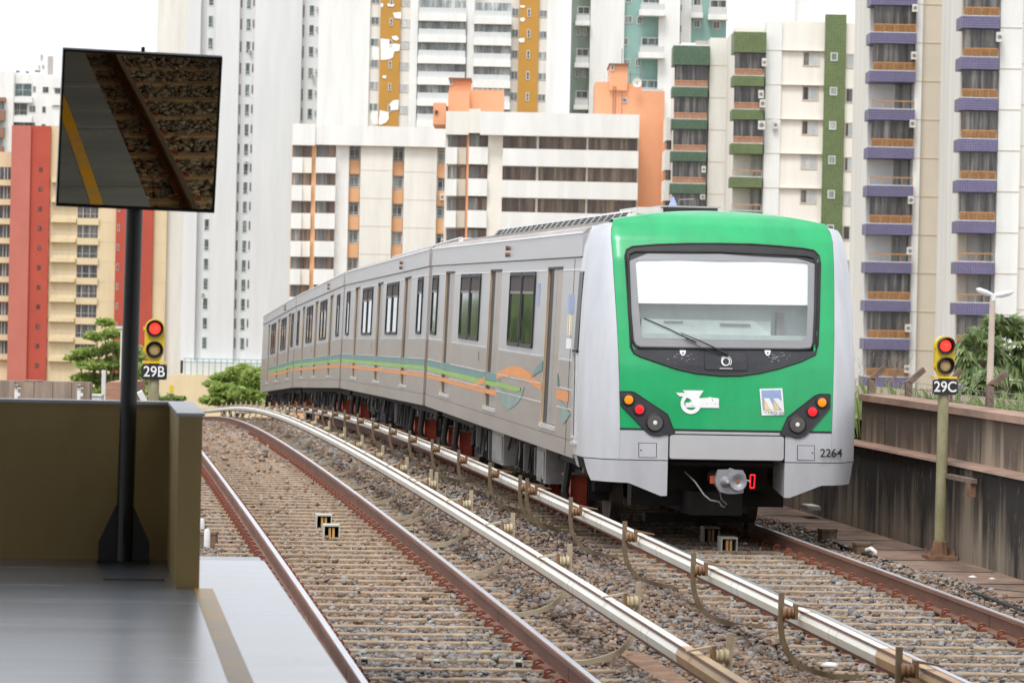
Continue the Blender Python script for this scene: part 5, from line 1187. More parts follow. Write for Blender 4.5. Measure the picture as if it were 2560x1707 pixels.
for z in (899, 908): m.box(b.X(470, -4), b.X(690, -4), -4, -3.95, b.Z(z, -4), b.Z(z, -4) + .12, 'tealp')
m.build('glass_fence', b.o)
# 4 -- tower with brown strips
b = Bld('apartment_building', 'white tower with two mustard brown strips, patchy white repainting and glazed balconies', 480, 1100, 150, 1000)
b.part('wall', [(795, 923, -200, None, 0, 20, 'white'), (923, 949, -200, None, .6, 18, 'offwhite'), (999, 1024, -200, None, .6, 18, 'offwhite'), (1024, 1043, -200, None, 0, 18, 'white'), (1043, 1166, -200, None, 3.0, 16, 'offwhite'), (1166, 1184, -200, None, 0, 18, 'white'), (1184, 1277, -200, None, 3.0, 16, 'offwhite'), (1277, 1296, -200, None, .8, 18, 'offwhite'), (1345, 1392, -200, None, .4, 18, 'offwhite'), (1366, 1392, -200, None, -.2, .6, 'white')])
b.part('brown_strip', [(949, 999, -200, None, .1, 19, 'brownp')], 'left mustard brown strip with white patches'); b.part('brown_strip', [(1295.5, 1345.5, -200, None, .0, 19, 'brownp')], 'right mustard brown strip')
m = MB()
def patch(P, off=.02):
    V = [(b.X(x, off), off, b.Z(y, off)) for x, y in P]; m.add(V, [tuple(range(len(P)))], 'blind'); 
for P in ([(950, 98), (972, 100), (974, 112), (986, 110), (1000, 112), (998, 128), (985, 130), (982, 145), (970, 150), (952, 152)], [(980, 33), (1000, 31), (1000, 48), (984, 46)], [(978, 92), (990, 90), (997, 98), (990, 103), (980, 99)], [(952, 277), (974, 282), (975, 298), (968, 308), (955, 314), (950, 312)], [(975, 262), (985, 252), (999, 250), (998, 275), (980, 277)], [(958, 190), (966, 190), (966, 198), (956, 196)], [(949, 10), (956, 11), (954, 20), (949, 19)], [(965, 10), (984, 12), (980, 18), (967, 17)],
          [(1298, 40), (1308, 38), (1311, 44), (1306, 49), (1299, 47)], [(1296, 91), (1310, 89), (1310, 99), (1300, 101), (1296, 97)], [(1296, 8), (1308, 8), (1311, 12), (1300, 14)]): patch(P, .0 if P[0][0] < 1200 else -.08)
V = [(930, 118), (948, 120), (949, 152), (934, 152), (929, 140)], [(932, 278), (948, 278), (949, 312), (936, 314), (930, 300)]
for P in V: patch(P, .52)
m.build('paint_patch', b.o, label='irregular white paint patches')
for t in (-9, 44, 98, 151, 206, 260): b.win(925.5, 946.5, t, t + 20, .55, 'glassgrey', 'frame', fw=.08); b.win(1001, 1022, t + 5 if t > 0 else t + 9, t + 25, .55, 'glasswhite', 'frame', fw=.08); b.win(972, 979.5, t + 3, t + 22, .05, 'glassdark', 'frame', fw=.1, mull=(), hm=(.45,))
for t in (15.5, 68, 120, 172.5, 225.5): b.win(1316, 1324.5, t, t + 21, -.03, 'glassdark', 'frame', fw=.1, mull=(), hm=(.45,)); b.win(1346.5, 1366, t + 3, t + 21, .35, 'glassgrey', 'frame', fw=.08); b.win(1278, 1294.5, t, t + 20, .75, 'glassgrey', 'frame', fw=.06)
for k in range(-1, 7):
    t = 51 + 53.2 * k
    for (a, c, dt) in ((1045, 1164, 0), (1184, 1277, 5)):
        T = t + dt; m = MB(); b.bx(m, a + 1, c - 1, T, T + 20, .4, .15, 'glasslight'); n = 4
        for q in range(n + 1): x = a + 1 + (c - a - 3) * q / n; b.bx(m, x, x + 1.1, T, T + 20, .3, .1, 'frame')
        m.build('window', b.o); b.part('balcony', [(a - 1, c, T + 36, T + 53, -1.0, 3.4, 'white'), (a, c - 1, T + 20, T + 36, -.6, .08, 'railgrey')])
# 5 -- teal towers
b = Bld('apartment_building', 'pale teal and white tower with white cantilevered balconies, behind the orange block', 500, 1560, 100, 1560)
b.part('wall', [(1475, 1560, -200, None, 0, 20, 'white'), (1646, 1699, -200, None, 0, 18, 'white')]); b.part('green_wall', [(1431, 1475, -200, None, 1.2, 16, 'greygreen')], 'grey green recessed wall'); b.part('teal_wall', [(1558, 1646, -200, None, 1.0, 18, 'tealp')], 'teal wall')
for k in range(-1, 4):
    t = 22 + 105 * k; b.part('balcony', [(1438, 1474, t + 33, t + 44, -1.2, 2.2, 'white'), (1440, 1473, t + 18, t + 33, -1.0, .08, 'railgrey')]); b.win(1442, 1473, t - 3, t + 17, 1.15, 'glassdark', 'frame', fw=.12)
    b.win(1440, 1452, t + 50, t + 70, 1.15, 'glassgrey', 'frame', fw=.08); b.win(1456, 1466, t + 50, t + 70, 1.15, 'glassgrey', 'frame', fw=.08)
for t in (-13, 93, 199): b.part('balcony', [(1597, 1663, t + 37, t + 51, -1.6, 2.8, 'white'), (1600, 1661, t + 22, t + 37, -1.5, .08, 'railgrey')]); b.win(1603, 1660, t, t + 21, .6, 'glassgreen', 'frame', fw=.12, mull=(.3, .6))
for a, c, t in ((1561, 1577, -12), (1561, 1580, 40), (1591, 1606, 42), (1559, 1571, 95), (1560, 1577, 148), (1589, 1603, 147), (1606, 1620, 204)): b.win(a, c, t, t + 19, .95, 'glassgrey', 'frame', fw=.1)
b = Bld('apartment_building', 'second teal and white tower, its balconies cut by the top of the picture', 515, 1760, 60, 1760)
b.part('wall', [(1702, 1728, -200, None, 0, 18, 'white')]); b.part('teal_wall', [(1727.8, 1816, -200, None, .5, 18, 'tealp')])
b.part('dark_slot', [(1699, 1702, -200, None, .4, 10, 'tealp'), (1700, 1703, 14, 29, -.1, .4, 'glassdark'), (1700, 1703, 66, 82, -.1, .4, 'glassdark')])
for a, c, t in ((1728, 1755, 28), (1770, 1818, 32)): b.part('balcony', [(a, c + 2, t + 4, t + 17, -1.4, 1.9, 'white'), (a + 1, c, t - 13, t + 4, -1.3, .08, 'railgrey')]); b.win(a + 3, c - 2, t - 33, t - 12, .45, 'glassdark', 'frame', fw=.15)
b.win(1734, 1751, 51, 71, .45, 'glassgrey', 'frame', fw=.12); b.win(1782, 1801, 53, 73, .45, 'glassbrown', 'frame', fw=.12)
# 6 -- low white and orange block
b = Bld('apartment_building', 'low white apartment block with orange panels under its windows, left of the ribbon-window block', 378, 900, 330, 900)
b.part('wall', [(841, 874, 360, None, 0, 16, 'white'), (903, 983, 360, None, -.3, 16, 'offwhite'), (1012, 1094, 360, None, -.3, 16, 'offwhite'), (874, 903, 360, None, 1.2, 14, 'white'), (983, 1012, 360, None, 1.2, 14, 'white'), (1094, 1125, 360, None, 1.2, 14, 'white'), (731, 841, 360, None, 1.6, 14, 'orange2')])
b.part('parapet', [(731, 788, 312.5, 366, -1.4, 16, 'white'), (788, 1125, 315, 364, -1.0, 17, 'white')])
b.part('orange_pier', [(781, 792.5, 365, None, -.2, 2, 'orange2')])
for k in range(6):
    t = 366.5 + 69.8 * k
    b.win(733, 757, t, t + 30, -.2, 'glassgrey', 'brownspan', fw=.04, mull=(.33, .66)); b.win(757, 780.5, t, t + 30, .1, 'glassbrown', 'brownspan', fw=.04, mull=(.5,)); b.win(794, 821, t - 2, t + 29, -.2, 'glassgrey', 'brownspan', fw=.04, mull=(.33, .66)); b.win(821, 840.5, t - 2, t + 29, .0, 'glassbrown', 'brownspan', fw=.04, mull=(.5,))
    b.part('bay_front', [(731.5, 758, t + 30, t + 69, -1.2, 2.6, 'white'), (758, 780.6, t + 30, t + 69, -.7, 2.2, 'cream'), (791, 841.2, t + 29, t + 68, -1.2, 2.6, 'white')])
    for a, c in ((874, 902), (984, 1011), (1095, 1124)):
        dt = (a - 874) * .022; b.win(a, c, t - 1 + dt, t + 33 + dt, .95, 'glassgrey' if (k + a) % 2 else 'glassdark', 'frame', fw=.12, mull=(.5,), hm=(.22, .76))
        b.part('orange_panel', [(a, c, t + 34 + dt, t + 68.6 + dt, .6, .7, 'orange2')])
    b.part('wall_joint', [(903.5, 982.5, t + 58, t + 58.8, -.33, .03, 'beige'), (1012.5, 1093, t + 60, t + 60.8, -.33, .03, 'beige')])
ac(b, 1103, 481, .6, 12, 15); ac(b, 1108, 592, .6, 10, 14)
# 7 -- ribbon-window block with orange roof towers
b = Bld('apartment_building', 'white block with long brown ribbon windows and orange roof towers, right above the train roof', 335, 1350, 330, 1350)
TS = .0205
b.part('wall', [(1221, 1258, 330, None, -.3, 14, 'cream'), (1114, 1172, 330, None, 2.0, 12, 'cream'), (1172, 1221, 330, None, 1.2, 12, 'cream'), (1258, 1598, 330, None, 1.6, 12, 'cream')])
b.part('parapet', [(1172, 1200, 276, 336, -1.2, 14, 'offwhite'), (1200, 1598, 282, 340, -1.6, 15, 'white'), (1114, 1172, 283, 341, -.6, 13, 'offwhite')])
b.part('orange_pier', [(1168, 1174, 341, None, 0, 1.4, 'orange')])
for k in range(4):
    t = 339 + 79.2 * k
    b.win(1121, 1145, t + 2, t + 34, .6, 'glassgrey', 'brownspan', fw=.05, mull=(.6,)); b.win(1145, 1167.5, t + 2, t + 34, .9, 'glassbrown', 'brownspan', fw=.05, mull=())
    b.win(1174, 1200, t, t + 32, .2, 'glassgrey', 'brownspan', fw=.05, mull=(.5,)); b.win(1200, 1220.5, t, t + 32, .5, 'glassbrown', 'brownspan', fw=.05, mull=())
    for a, c in ((1259, 1342), (1348, 1467), (1472, 1594)): b.win(a, c, t - 1, t + 34, .5, 'glassbrown', 'brownspan', fw=.06, mull=(.18, .45, .72) if a != 1259 else (.35, .6))
    b.part('divider', [(1342, 1348, t - 1, t + 34, .0, 1.4, 'cream'), (1467, 1472, t - 1, t + 34, 0, 1.4, 'cream')])
    b.part('spandrel', [(1117, 1144, t + 34, t + 76, -.5, 2.4, 'white'), (1144, 1167, t + 34, t + 76, .0, 2, 'beige'), (1173, 1221, t + 32, t + 75, -.9, 2.2, 'white'), (1258, 1597, t + 34, t + 77, -1.5, 3.0, 'white')])
b.part('orange_block', [(1082, 1113, 263, 317, 4, 8, 'orange'), (1119, 1172, 232, 330, 6, 8, 'orange'), (1172, 1258, 229, 330, 7, 9, 'orange'), (1121, 1174, 203, 232, 9, 5, 'orange'), (1119, 1176, 199, 203.5, 8.6, 5.6, 'rust')], 'left orange roof blocks')
tw = b.part('orange_tower', [(1486, 1660, 222, None, 9, 8, 'orange'), (1486, 1521, 202, 222, 9, 8, 'orange'), (1521, 1566, 158, 222, 8.6, 7, 'orange'), (1519, 1568, 155, 159, 8.2, 8, 'rust'), (1566, 1602, 205, 222, 9, 8, 'orange'), (1655, 1666, 294, None, 8.8, 3, 'orange')], 'tall orange block at the right end')
b.win(1553, 1567, 241, 252, 8.9, 'glassgrey', 'frame', fw=.05, mull=()); b.win(1523, 1532, 160, 174, 8.5, 'glassgrey', 'frame', fw=.08, mull=()); b.win(1121, 1129, 204, 218, 8.9, 'glassgrey', 'frame', fw=.08, mull=()); b.win(1086, 1094, 282, 291, 3.9, 'glassdark', 'rust', fw=.04, mull=())
m = MB()
def px3(px, py, off): return (b.X(px, off), off, b.Z(py, off))
for x in (1531, 1537): m.tube([px3(x, 212, 8.4), px3(x, 285, 8.4)], .035, 'rust', 5)
for k in range(12): m.tube([px3(1531, 215 + 6 * k, 8.4), px3(1537, 215 + 6 * k, 8.4)], .025, 'rust', 4)
m.tube([px3(1553, 224, 8.6), px3(1553, 285, 8.6)], .03, 'rust', 5); m.build('ladder', tw)
m = MB()
for (a, c, t, u) in ((1486, 1520, 175, 202), (1178, 1256, 206, 229)):
    n = 4 if a == 1486 else 7
    for k in range(n): x = a + (c - a) * k / (n - 1); m.tube([px3(x, t, 9), px3(x, u, 9)], .03, 'acwhite', 5)
    for z in (t, (t + u) / 2, u - 2): m.tube([px3(a, z, 9), px3(c, z, 9)], .025, 'acwhite', 5)
m.tube([px3(1551, 118, 9), px3(1551, 157, 9)], .04, 'ufgrey', 5)
m.tube([px3(1573, 175, 9.5), px3(1573, 206, 9.5)], .03, 'rust', 5); m.tube([px3(1566, 182, 9.5), px3(1602, 182, 9.5)], .02, 'rust', 5); m.tube([px3(1598, 175, 9.5), px3(1598, 206, 9.5)], .02, 'rust', 5)
m.build('roof_railing', b.o)
m = MB(); c = Vector(px3(1590, 202, 8)); m.lathe([(.02, .12), (.22, .08), (.42, -.02), (.46, -.06), (.42, -.05), (.2, .05), (.001, .09)], c, 'acwhite', 20); m.tube([c, c + Vector((.1, .3, -.5))], .05, 'ufgrey', 6); m.tube([c, c + Vector((-.1, -.4, .1))], .02, 'ufgrey', 5); o = m.build('satellite_dish', b.o, smooth=True)
# 8 -- dark green balconies
def balcony_tower(b, x0, x1, tops, tile, rail, kinds, gh, rh, th, over, pfx, skew=0.0):
    # kinds: per floor 'g' glazed, 'o' open; tops = pixel rows of the tiled bands (top edge)
    for k, t in enumerate(tops):
        b.part('balcony', [(x0 - over, x1, t, t + th, -1.2, 3.2, tile), (x0 - over + .5, x1 - .3, t - 2.2, t, -1.15, .5, 'frame')])
        kd = kinds[k % len(kinds)]
        m = MB(); n = 4 if (x1 - x0) > 80 else 3
        b.bx(m, x0, x1 - 2, t - rh, t - rh + 3, -1.1, .08, rail)
        for q in range(n + 1): x = x0 + (x1 - 3 - x0) * q / n; b.bx(m, x, x + 1.6, t - rh, t - 2, -1.1, .08, rail)
        if kd == 'g':
            for q in range(5): z = t - rh + 4.5 + q * (rh - 7) / 5; b.bx(m, x0, x1 - 2, z, z + 1.6, -1.08, .04, rail)
        m.build('railing', b.o)
        if kd == 'g':
            m = MB(); b.bx(m, x0, x1 - 2, t - rh - gh, t - 2, -.9, .1, pfx)
            for q in range(5): x = x0 + (x1 - 3.2 - x0) * q / 4; b.bx(m, x, x + .7, t - rh - gh, t - 2, -.95, .04, 'darkin')
            m.build('window', b.o)
        else:
            b.part('balcony_door', [(x0 + (x1 - x0) * .62, x0 + (x1 - x0) * .70, t - rh - gh + 2, t - 2, 1.7, .2, 'glassgrey'), (x0 + (x1 - x0) * .88, x0 + (x1 - x0) * .97, t - rh - gh + 2, t - 2, 1.7, .2, 'glassgrey')])
b = Bld('apartment_building', 'cream block with dark green tiled balconies, directly left of the olive green one', 320, 1730, 300, 1730)
b.part('wall', [(1772, 1835, 94, None, -.4, 14, 'offwhite'), (1806, 1850, 100, None, 1.0, 14, 'beige'), (1690, 1772, 112, None, 2.0, 12, 'cream'), (1736, 1773, 102, 120, 2.5, 8, 'greywall'), (1700, 1738, 108, 120, 3, 8, 'white'), (1666, 1681, 296, 352, 1, 6, 'cream'), (1664, 1680, 376, 426, 1, 6, 'cream'), (1664, 1680, 452, 503, 1, 6, 'cream'), (1667, 1680, 345, None, 2, 5, 'glassbrown')])
b.part('roof_band', [(1680, 1771, 115, 163, -1.4, 4, 'greentile')])
balcony_tower(b, 1684, 1768, [218.5, 299, 379.5, 460, 540], 'greentile', 'pinkrail', 'ggggg', 38, 17, 24, 5, 'glassdark')
for k in range(6): b.part('wall_joint', [(1772.5, 1834.5, 162 + 80.3 * k, 163.2 + 80.3 * k, -.43, .03, 'beige')])
ac(b, 1757, 415, -1.1, 10, 16); ac(b, 1755, 486, -1.1, 12, 12)
b = Bld('apartment_building', 'cream block with olive green tiled balconies and a tall olive tiled column behind the train', 305, 1950, 250, 1950)
b.part('wall', [(1913, 1952, 54, None, -.3, 14, 'white'), (1952, 2060, 53, None, .0, 14, 'cream'), (2112, 2184, 57, None, .0, 14, 'cream'), (1836, 1913, 70, None, 2.0, 12, 'cream'), (2012, 2190, -80, 56, 4, 14, 'white'), (2060, 2112, 50, None, .6, 12, 'cream'), (1862, 1914, 66, 84, 2.2, 8, 'white')])
b.part('tiled_column', [(2060, 2112, 34, None, -.5, 1.0, 'greentile2')], 'tall olive tiled column with small windows')
b.part('roof_band', [(1832, 1913, 82, 133, -1.4, 4, 'greentile2')])
balcony_tower(b, 1835, 1910, [192, 276, 361, 445, 530], 'greentile2', 'pinkrail', 'gggoo', 39, 18, 25, 4, 'glassdark')
for k in range(10):
    t = 128.5 + 85.9 * k
    b.win(2005, 2046.5, t, t + 36, -.02, 'glasswhite', 'beige', fw=.08); m = MB(); b.bx(m, 2006.5, 2020, t + 1.5, t + 34.5, -.05, .04, 'glassdark') if k in (0, 1, 2, 4) else None
    if k in (0, 1, 2, 4): m.build('open_sash', b.o)
    b.win(2113.5, 2157, t + 3, t + 39, -.02, 'glasswhite', 'beige', fw=.08)
    if k in (1, 2, 3, 5, 6, 7, 8): m = MB(); b.bx(m, 2115, 2130 if k in (1, 5) else 2122, t + 4.5, t + 37.5, -.05, .04, 'glassdark'); m.build('open_sash', b.o)
    b.win(2074, 2092, t + 1, t + 22, -.52, 'glassgrey', 'frame', fw=.09, mull=())
    b.part('wall_joint', [(1914, 2059, t - 3, t - 2, -.34, .34, 'beige'), (2113, 2184, t + 2, t + 3, -.03, .03, 'beige')])
for px, py, w_ in ((1903, 147, 12), (1896, 227, 13), (1900, 250, 14), (1897, 303, 17), (1934, 303, 12)): ac(b, px, py, -1.0 if px < 1930 else -.2, w_, 20 if w_ < 17 else 22)
# 9 -- purple balconies, left and right columns
b = Bld('apartment_building', 'cream tower with purple tiled balconies, left of the signal 29C', 272, 2240, 300, 2240)
b.part('wall', [(2285, 2302, -200, None, -.5, 14, 'white'), (2302, 2400, -200, None, .2, 14, 'beige'), (2168, 2285, -200, None, 2.2, 12, 'offwhite'), (2170, 2236, -200, None, 1.9, .4, 'white')])  # white strip and beige face put lit and shaded sides into the paint
tp = [-13.5] + [82.5 + 95.6 * k for k in range(10)]
balcony_tower(b, 2179, 2287, tp, 'purpletile', 'woodrail', 'gggogogogg', 45, 22, 27, 8, 'glassdark')
for k in range(11): b.part('wall_joint', [(2286, 2400, 9 + 96 * k, 10.4 + 96 * k, -.54, .75, 'beige'), (2302.3, 2400, 10.6 + 96 * k, 11.4 + 96 * k, .16, .05, 'brownspan')] if False else [(2302.3, 2400, 9 + 96 * k, 10.3 + 96 * k, .15, .05, 'yellow'), (2285.3, 2301.8, 9 + 96 * k, 10.2 + 96 * k, -.54, .04, 'beige')])
for py in (10, 129, 299, 490, 617, 810, 912): ac(b, 2275, py, -.9, 14, 19)
b = Bld('apartment_building', 'cream tower with purple tiled balconies and a white end wall at the right edge', 252, 2450, 300, 2450)
b.part('wall', [(2496, 2552, -200, None, -.5, 14, 'white'), (2552, 2700, -200, None, .1, 14, 'offwhite'), (2399, 2496, -200, None, 2.2, 12, 'offwhite'), (2402, 2424, -200, None, 1.7, .5, 'beige')])
tp = [-61.5] + [41 + 102.4 * k for k in range(10)]
balcony_tower(b, 2404, 2494, tp, 'purpletile', 'woodrail', 'gggggggoog', 46, 23, 30, 5, 'glassdark')
for k in range(10):
    m = MB(); z = b.Z(69 + 102.4 * k, -.5); m.box(b.X(2496, -.5), b.X(2551, -.5), -.54, -.5, z, z + .06, 'beige'); m.box(b.X(2552.5, .1), b.X(2690, .1), .06, .1, z + .4, z + .46, 'beige'); m.build('wall_joint', b.o)
ac(b, 2487, 80, -.9, 15, 24)
# ------------------------------------------------------------------ middle distance left
def atD(px, py, D): d = ray(px, py); t = D / d.dot(FH); return Vector((d.x * t, d.y * t, CH + d.z * t))
b = Bld('boundary_wall', 'pale ochre perimeter wall behind the left signal', 300, 450, 960, 450, cat='wall'); b.part('wall_face', [(392, 700, 938, None, 0, .5, 'yellow')])
b = Bld('concrete_wall', 'stained brown concrete wall left of the mirror post, beyond the parapet', 75, 120, 980, 120, zb=-3., cat='wall'); b.part('wall_face', [(-400, 226, 953, None, 0, .3, 'farwall'), (60, 106, 951, 955, 0, .3, 'farwall')])
for k in range(9): b.part('panel_joint', [(226 - 47 * k - 1, 226 - 47 * k, 955, None, -.012, .012, 'darkin')])
for px, lab in ((40, 'left white cable post in front of the brown concrete wall'), (197, 'right white cable post in front of the brown concrete wall')):
    b = Bld('cable_post', lab, 72, px, 985, px, zb=-3., cat='post'); b.part('post', [(px - 4, px + 4, 962, None, 0, .06, 'pvc')]); b.part('clamp', [(px - 5, px + 13, 963, 967, -.04, .03, 'rust'), (px + 4, px + 10, 982, 990, -.03, .05, 'pvc'), (px + 4, px + 11, 967, 971, -.03, .05, 'pvc')])
    tag(b.o, group='white cable posts by the concrete wall')
b = Bld('cabinet', 'small white metal cabinet between the concrete wall and the brick ramp', 78, 238, 995, 238, zb=-3., cat='cabinet'); b.part('housing', [(226, 253, 988, None, 0, .5, 'pvc')]); b.part('lid', [(224, 254, 986, 990, -.03, .56, 'acwhite')])
b = Bld('brick_ramp', 'sloping terracotta brick wall just left of the mirror post', 85, 280, 980, 280, zb=-3., cat='wall')
m = MB(); V = [(b.X(x), 0, b.Z(y)) for x, y in ((253, 1010), (256, 975), (268, 955), (330, 955), (330, 1010))]; m.prism([(v[0], v[2]) for v in V], 0, 3, 'terracotta'); m.build('wall_face', b.o)
b = Bld('concrete_stub', 'short pale concrete stub standing on the brick ramp', 84, 259, 945, 259, zb=-3., cat='post'); b.part('post', [(254, 264, 925, None, 0, .1, 'acwhite')])
b = Bld('street_lamp', 'thin street lamp with a white head, just left of the mirror post', 150, 304, 850, 304, zb=-12., cat='street lamp'); b.part('post', [(301, 305.5, 818, None, 0, .09, 'acwhite')]); b.part('lamp_head', [(289, 309, 815.5, 821, -.05, .3, 'lampwhite')])
b = Bld('rail_signal', 'tiny distant yellow signal seen right of the plate 29B', 115, 429, 975, 429, zb=-2.5, cat='signal'); b.part('post', [(426.8, 431.2, 984, None, 0, .06, 'rust')]); m = MB(); c = (b.X(429), 0, b.Z(972)); m.prism(rrect(c[0], c[2], .125, .26, .06), -.05, .05, 'yellowpaint'); b_ = m.build('signal_head', b.o)
m = MB(); q = atD(384, 1000, 60); m.box(-.05, .05, -.3, .3, 0, .5, 'pvc'); tag(m.build('bollard', loc=(q.x, q.y, q.z - .3), rot=(0, -.5, 0)), 'small leaning white bar beside the post of signal 29B', 'post')
# twin street lamp on the right
b = Bld('street_lamp', 'twin-armed street lamp in front of the palm on the right', 62, 2480, 900, 2480, zb=-1., cat='street lamp')
m = MB(); m.tube([(b.X(2472), 0, 0), (b.X(2478), 0, b.Z(745))], [.075, .05], 'lamppost', 12); m.build('post', b.o, smooth=True)
m = MB(); m.lathe([(.06, 0), (.05, .1)], (b.X(2480), 0, b.Z(752)), 'lampwhite', 10, 'z')
for P in ([(2479, 738), (2462, 733), (2443, 726), (2436, 723)], [(2481, 739), (2500, 736), (2520, 731), (2531, 727)]): m.tube([(b.X(x), 0, b.Z(y)) for x, y in P], [.03, .055, .05, .012], 'lampwhite', 8)
m.build('lamp_head', b.o, smooth=True)
# ------------------------------------------------------------------ VEGETATION
def leaves(n, cents, size, seed, flat=.5, up=.3):
    r = np.random.default_rng(seed); C = np.array([c[:3] for c in cents]); Rr = np.array([c[3:6] for c in cents]); wgt = np.prod(Rr, 1) ** .8; idx = r.choice(len(cents), n, p=wgt / wgt.sum())
    d = r.normal(size=(n, 3)); d /= np.linalg.norm(d, axis=1)[:, None]; rad = r.random((n, 1)) ** .45
    P = C[idx] + d * rad * Rr[idx] * (1 + .25 * (r.random((n, 1)) - .5))
    a = r.normal(size=(n, 3)) * np.array([1, 1, flat]); a /= np.linalg.norm(a, axis=1)[:, None]; b_ = np.cross(a, r.normal(size=(n, 3)) * np.array([flat, flat, 1])); b_ /= np.linalg.norm(b_, axis=1)[:, None] + 1e-9
    s = size * (.6 + .8 * r.random((n, 1))); V = np.stack([P - a * s, P - b_ * s * .45, P + a * s, P + b_ * s * .45], 1).reshape(-1, 3)
    F = np.arange(4 * n).reshape(-1, 4); return V, F
def tree(name, lab, base, crown, nl, size, mat, seed, trunk_r=.15, group=None, flat=.5):
    root = empty(name, base, lab, 'tree', group); B0 = Vector(base)
    V, F = leaves(nl, [tuple(Vector(c[:3]) - B0) + tuple(c[3:]) for c in crown], size, seed, flat); numesh('crown', V, F, mat, None, root)
    m = MB(); top = sum((Vector(c[:3]) for c in crown), Vector()) / len(crown) - B0; k = Vector((top.x * .3, top.y * .3, top.z * .55)); m.tube([(0, 0, 0), k * .5, k], [trunk_r, trunk_r * .8, trunk_r * .6], 'trunk', 8)
    for c in crown: e = Vector(c[:3]) - B0; m.tube([k, (k + e) / 2 + Vector((0, 0, -.1)), e], [trunk_r * .45, trunk_r * .25, .02], 'trunk', 6)
    m.build('trunk', root); return root
def crownpx(L, D):
    out = []
    for px, py, rx, ry in L: p = atD(px, py, D + RND.uniform(-1, 1) * .02 * D * .3); s = D / FPX; out.append((p.x, p.y, p.z, rx * s, rx * s * .9, ry * s))
    return out
D = 170; q = atD(270, 1010, D)
tree('feathery_tree', 'airy green tree with flat layered branches between the yellow tower and the mirror post', (q.x, q.y, -8), crownpx([(262, 805, 22, 9), (240, 840, 30, 9), (285, 832, 26, 12), (225, 880, 42, 10), (290, 868, 35, 14), (190, 893, 28, 7), (250, 912, 60, 12), (300, 905, 40, 18), (225, 945, 45, 12), (285, 955, 50, 20), (240, 985, 45, 16), (330, 890, 30, 30), (345, 940, 35, 30), (350, 985, 45, 18), (300, 1000, 60, 14), (370, 1000, 40, 10)], D), 19000, .17, 'leaf', 5, .22, flat=.6)
D = 190; q = atD(590, 1010, D)
tree('round_tree', 'round leafy green tree beside the rear car of the train', (q.x, q.y, -8), crownpx([(560, 945, 32, 14), (600, 935, 38, 20), (640, 950, 40, 30), (535, 960, 26, 9), (570, 975, 48, 18), (620, 985, 50, 22), (540, 1000, 40, 12), (595, 1005, 60, 14), (610, 918, 16, 8)], D), 13000, .18, 'leaf', 6, .25)
D = 140; q = atD(420, 1015, D)
tree('low_shrub', 'sparse low bush at the foot of the ochre wall', (q.x, q.y, -5), crownpx([(408, 1000, 16, 6), (432, 1000, 24, 9), (455, 995, 10, 4), (425, 990, 10, 5)], D), 900, .12, 'leafd', 8, .06)
for i, (x, y, h) in enumerate(((-6, 205, 14), (-10, 225, 15), (-14, 250, 16), (-22, 290, 18), (-7.5, 195, 12))):
    tree('leafy_tree', f'leafy tree out of view on the left side of the line, {["second", "third", "fourth", "farthest", "nearest"][i]} from the station', (x - 8, y, -8), [(x - 8, y, h * .3, 4, 4, 3.5), (x - 6, y + 2, h * .1, 4.2, 4, 3), (x - 11, y - 2, -1., 4.5, 4, 4)], 3600, .5, 'leafd', 20 + i, .25, 'trees left of the line')
# fan palms on the right
def palm(px, py, D, n, L, seed, lab, zb):
    r = random.Random(seed); c = atD(px, py, D); root = empty('fan_palm', (c.x, c.y, zb), lab, 'palm', 'fan palms behind the fence')
    m = MB(); m.tube([(0, 0, 0), (0, 0, c.z - zb)], [.22, .16], 'trunk', 10); m.build('trunk', root)
    V = []; F = []
    for k in range(n):
        az, el = r.uniform(0, 6.283), r.uniform(-.75, 1.25); d = Vector((math.cos(az) * math.cos(el), math.sin(az) * math.cos(el), math.sin(el))); st = L * r.uniform(.35, .55); p = Vector((0, 0, c.z - zb)) + d * st
        side = d.cross(Vector((0, 0, 1))).normalized(); up = side.cross(d)
        for j in range(16):
            a = (j / 15 - .5) * 3.6; e = d * math.cos(a) + side * math.sin(a); ln = L * .55 * r.uniform(.8, 1.05) * (1 - .15 * abs(a)); wv = (side * math.cos(a) - d * math.sin(a)) * .05
            mid = p + e * ln * .6 + up * .05; tip = p + e * ln + Vector((0, 0, -ln * r.uniform(.15, .55)))
            b0 = len(V); V += [tuple(p - wv * .3), tuple(mid - wv), tuple(tip), tuple(mid + wv)]; F.append((b0, b0 + 1, b0 + 2, b0 + 3))
    numesh('fronds', np.array(V), np.array(F), 'palmleaf', None, root)
    m = MB()
    for k in range(n): 
        pass
    return root
palm(2505, 875, 80, 58, 1.1, 1, 'tall fan palm behind the street lamp on the right', -2)
palm(2448, 900, 78, 34, .85, 2, 'smaller fan palm left of the street lamp post', -2)
palm(2455, 985, 70, 26, .6, 3, 'low fan palm just above the wall, right of signal 29C', -1)
palm(2552, 960, 84, 50, .9, 4, 'fan palm cut by the right edge of the picture', -2)
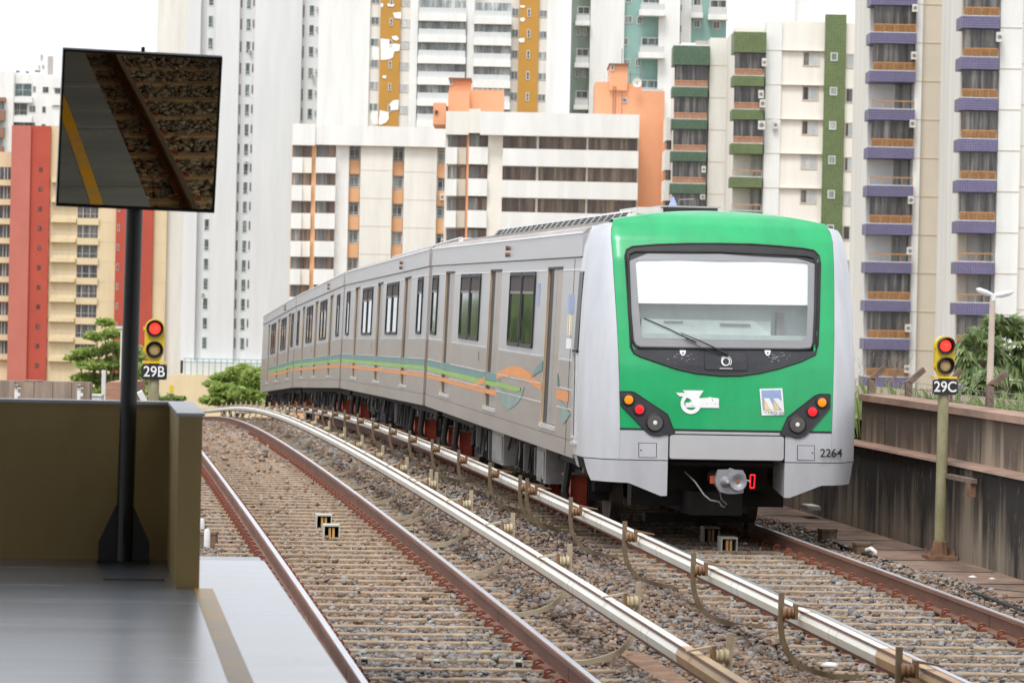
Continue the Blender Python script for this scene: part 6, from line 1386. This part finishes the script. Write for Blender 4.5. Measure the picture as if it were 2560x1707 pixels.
# grass behind the upper wall
def grass(name, n, fx, x0, x1, y0, y1, h0, h1, seed, lab, zb=1.15):
    r = np.random.default_rng(seed); x = x0 + (x1 - x0) * r.random(n); y = y0 + (y1 - y0) * r.random(n); z = zb + ZTv(y) * 1.0; h = (h0 + (h1 - h0) * r.random(n)) * fx(y)
    dx, dy = r.normal(0, .22, n) * h, r.normal(0, .22, n) * h; w_ = .004 + .004 * r.random(n)
    P0 = np.stack([x - w_, y, z], 1); P1 = np.stack([x + w_, y, z], 1); P2 = np.stack([x + dx * .5 + w_ * .8, y + dy * .5, z + h * .65], 1); P3 = np.stack([x + dx * 1.3, y + dy * 1.3, z + h], 1)
    V = np.stack([P0, P1, P2, P3], 1).reshape(-1, 3); o = numesh(name, V, np.arange(4 * n).reshape(-1, 4), 'grassm'); return tag(o, lab, kind='stuff')
grass('grass', 1100, lambda y: .55 + .45 * np.clip(np.sin(y * 1.3) + .3, 0, 1), 10.7, 12.2, 36, 50, .15, .50, 3, 'tall light green grass growing behind the upper concrete wall')
grass('grass', 1500, lambda y: 1 + 0 * y, 10.1, 10.9, 46.5, 75, .2, .6, 4, 'grass growing past the far end of the upper wall beside the train', .9)
grass('grass', 2600, lambda y: 1 + 0 * y, 11.0, 15., 36, 43, .25, .62, 5, 'tall grass in front of the palms at the right edge', 1.1)
# bare shrub behind the fence, right of the train
root = empty('bare_shrub', tuple(atD(2168, 1000, 66)), 'leafless twiggy shrub between the train and the purple balconies', 'shrub'); m = MB(); rr = random.Random(9)
def br(p, d, L, r, k):
    e = p + d * L; m.tube([p, (p + e) / 2 + Vector([rr.uniform(-.04, .04) for _ in range(3)]), e], [r, r * .8, r * .6], 'twig', 5)
    if k:
        for _ in range(rr.choice((2, 3, 3))): nd = (d + Vector((rr.uniform(-.8, .8), rr.uniform(-.8, .8), rr.uniform(-.2, .55)))).normalized(); br(p + d * L * rr.uniform(.5, 1), nd, L * rr.uniform(.55, .8), r * .6, k - 1)
for a in (-.25, .0, .3, .5): br(Vector((0, 0, -.8)), Vector((a, 0, 1)).normalized(), .85, .014, 4)
m.build('twigs', root)
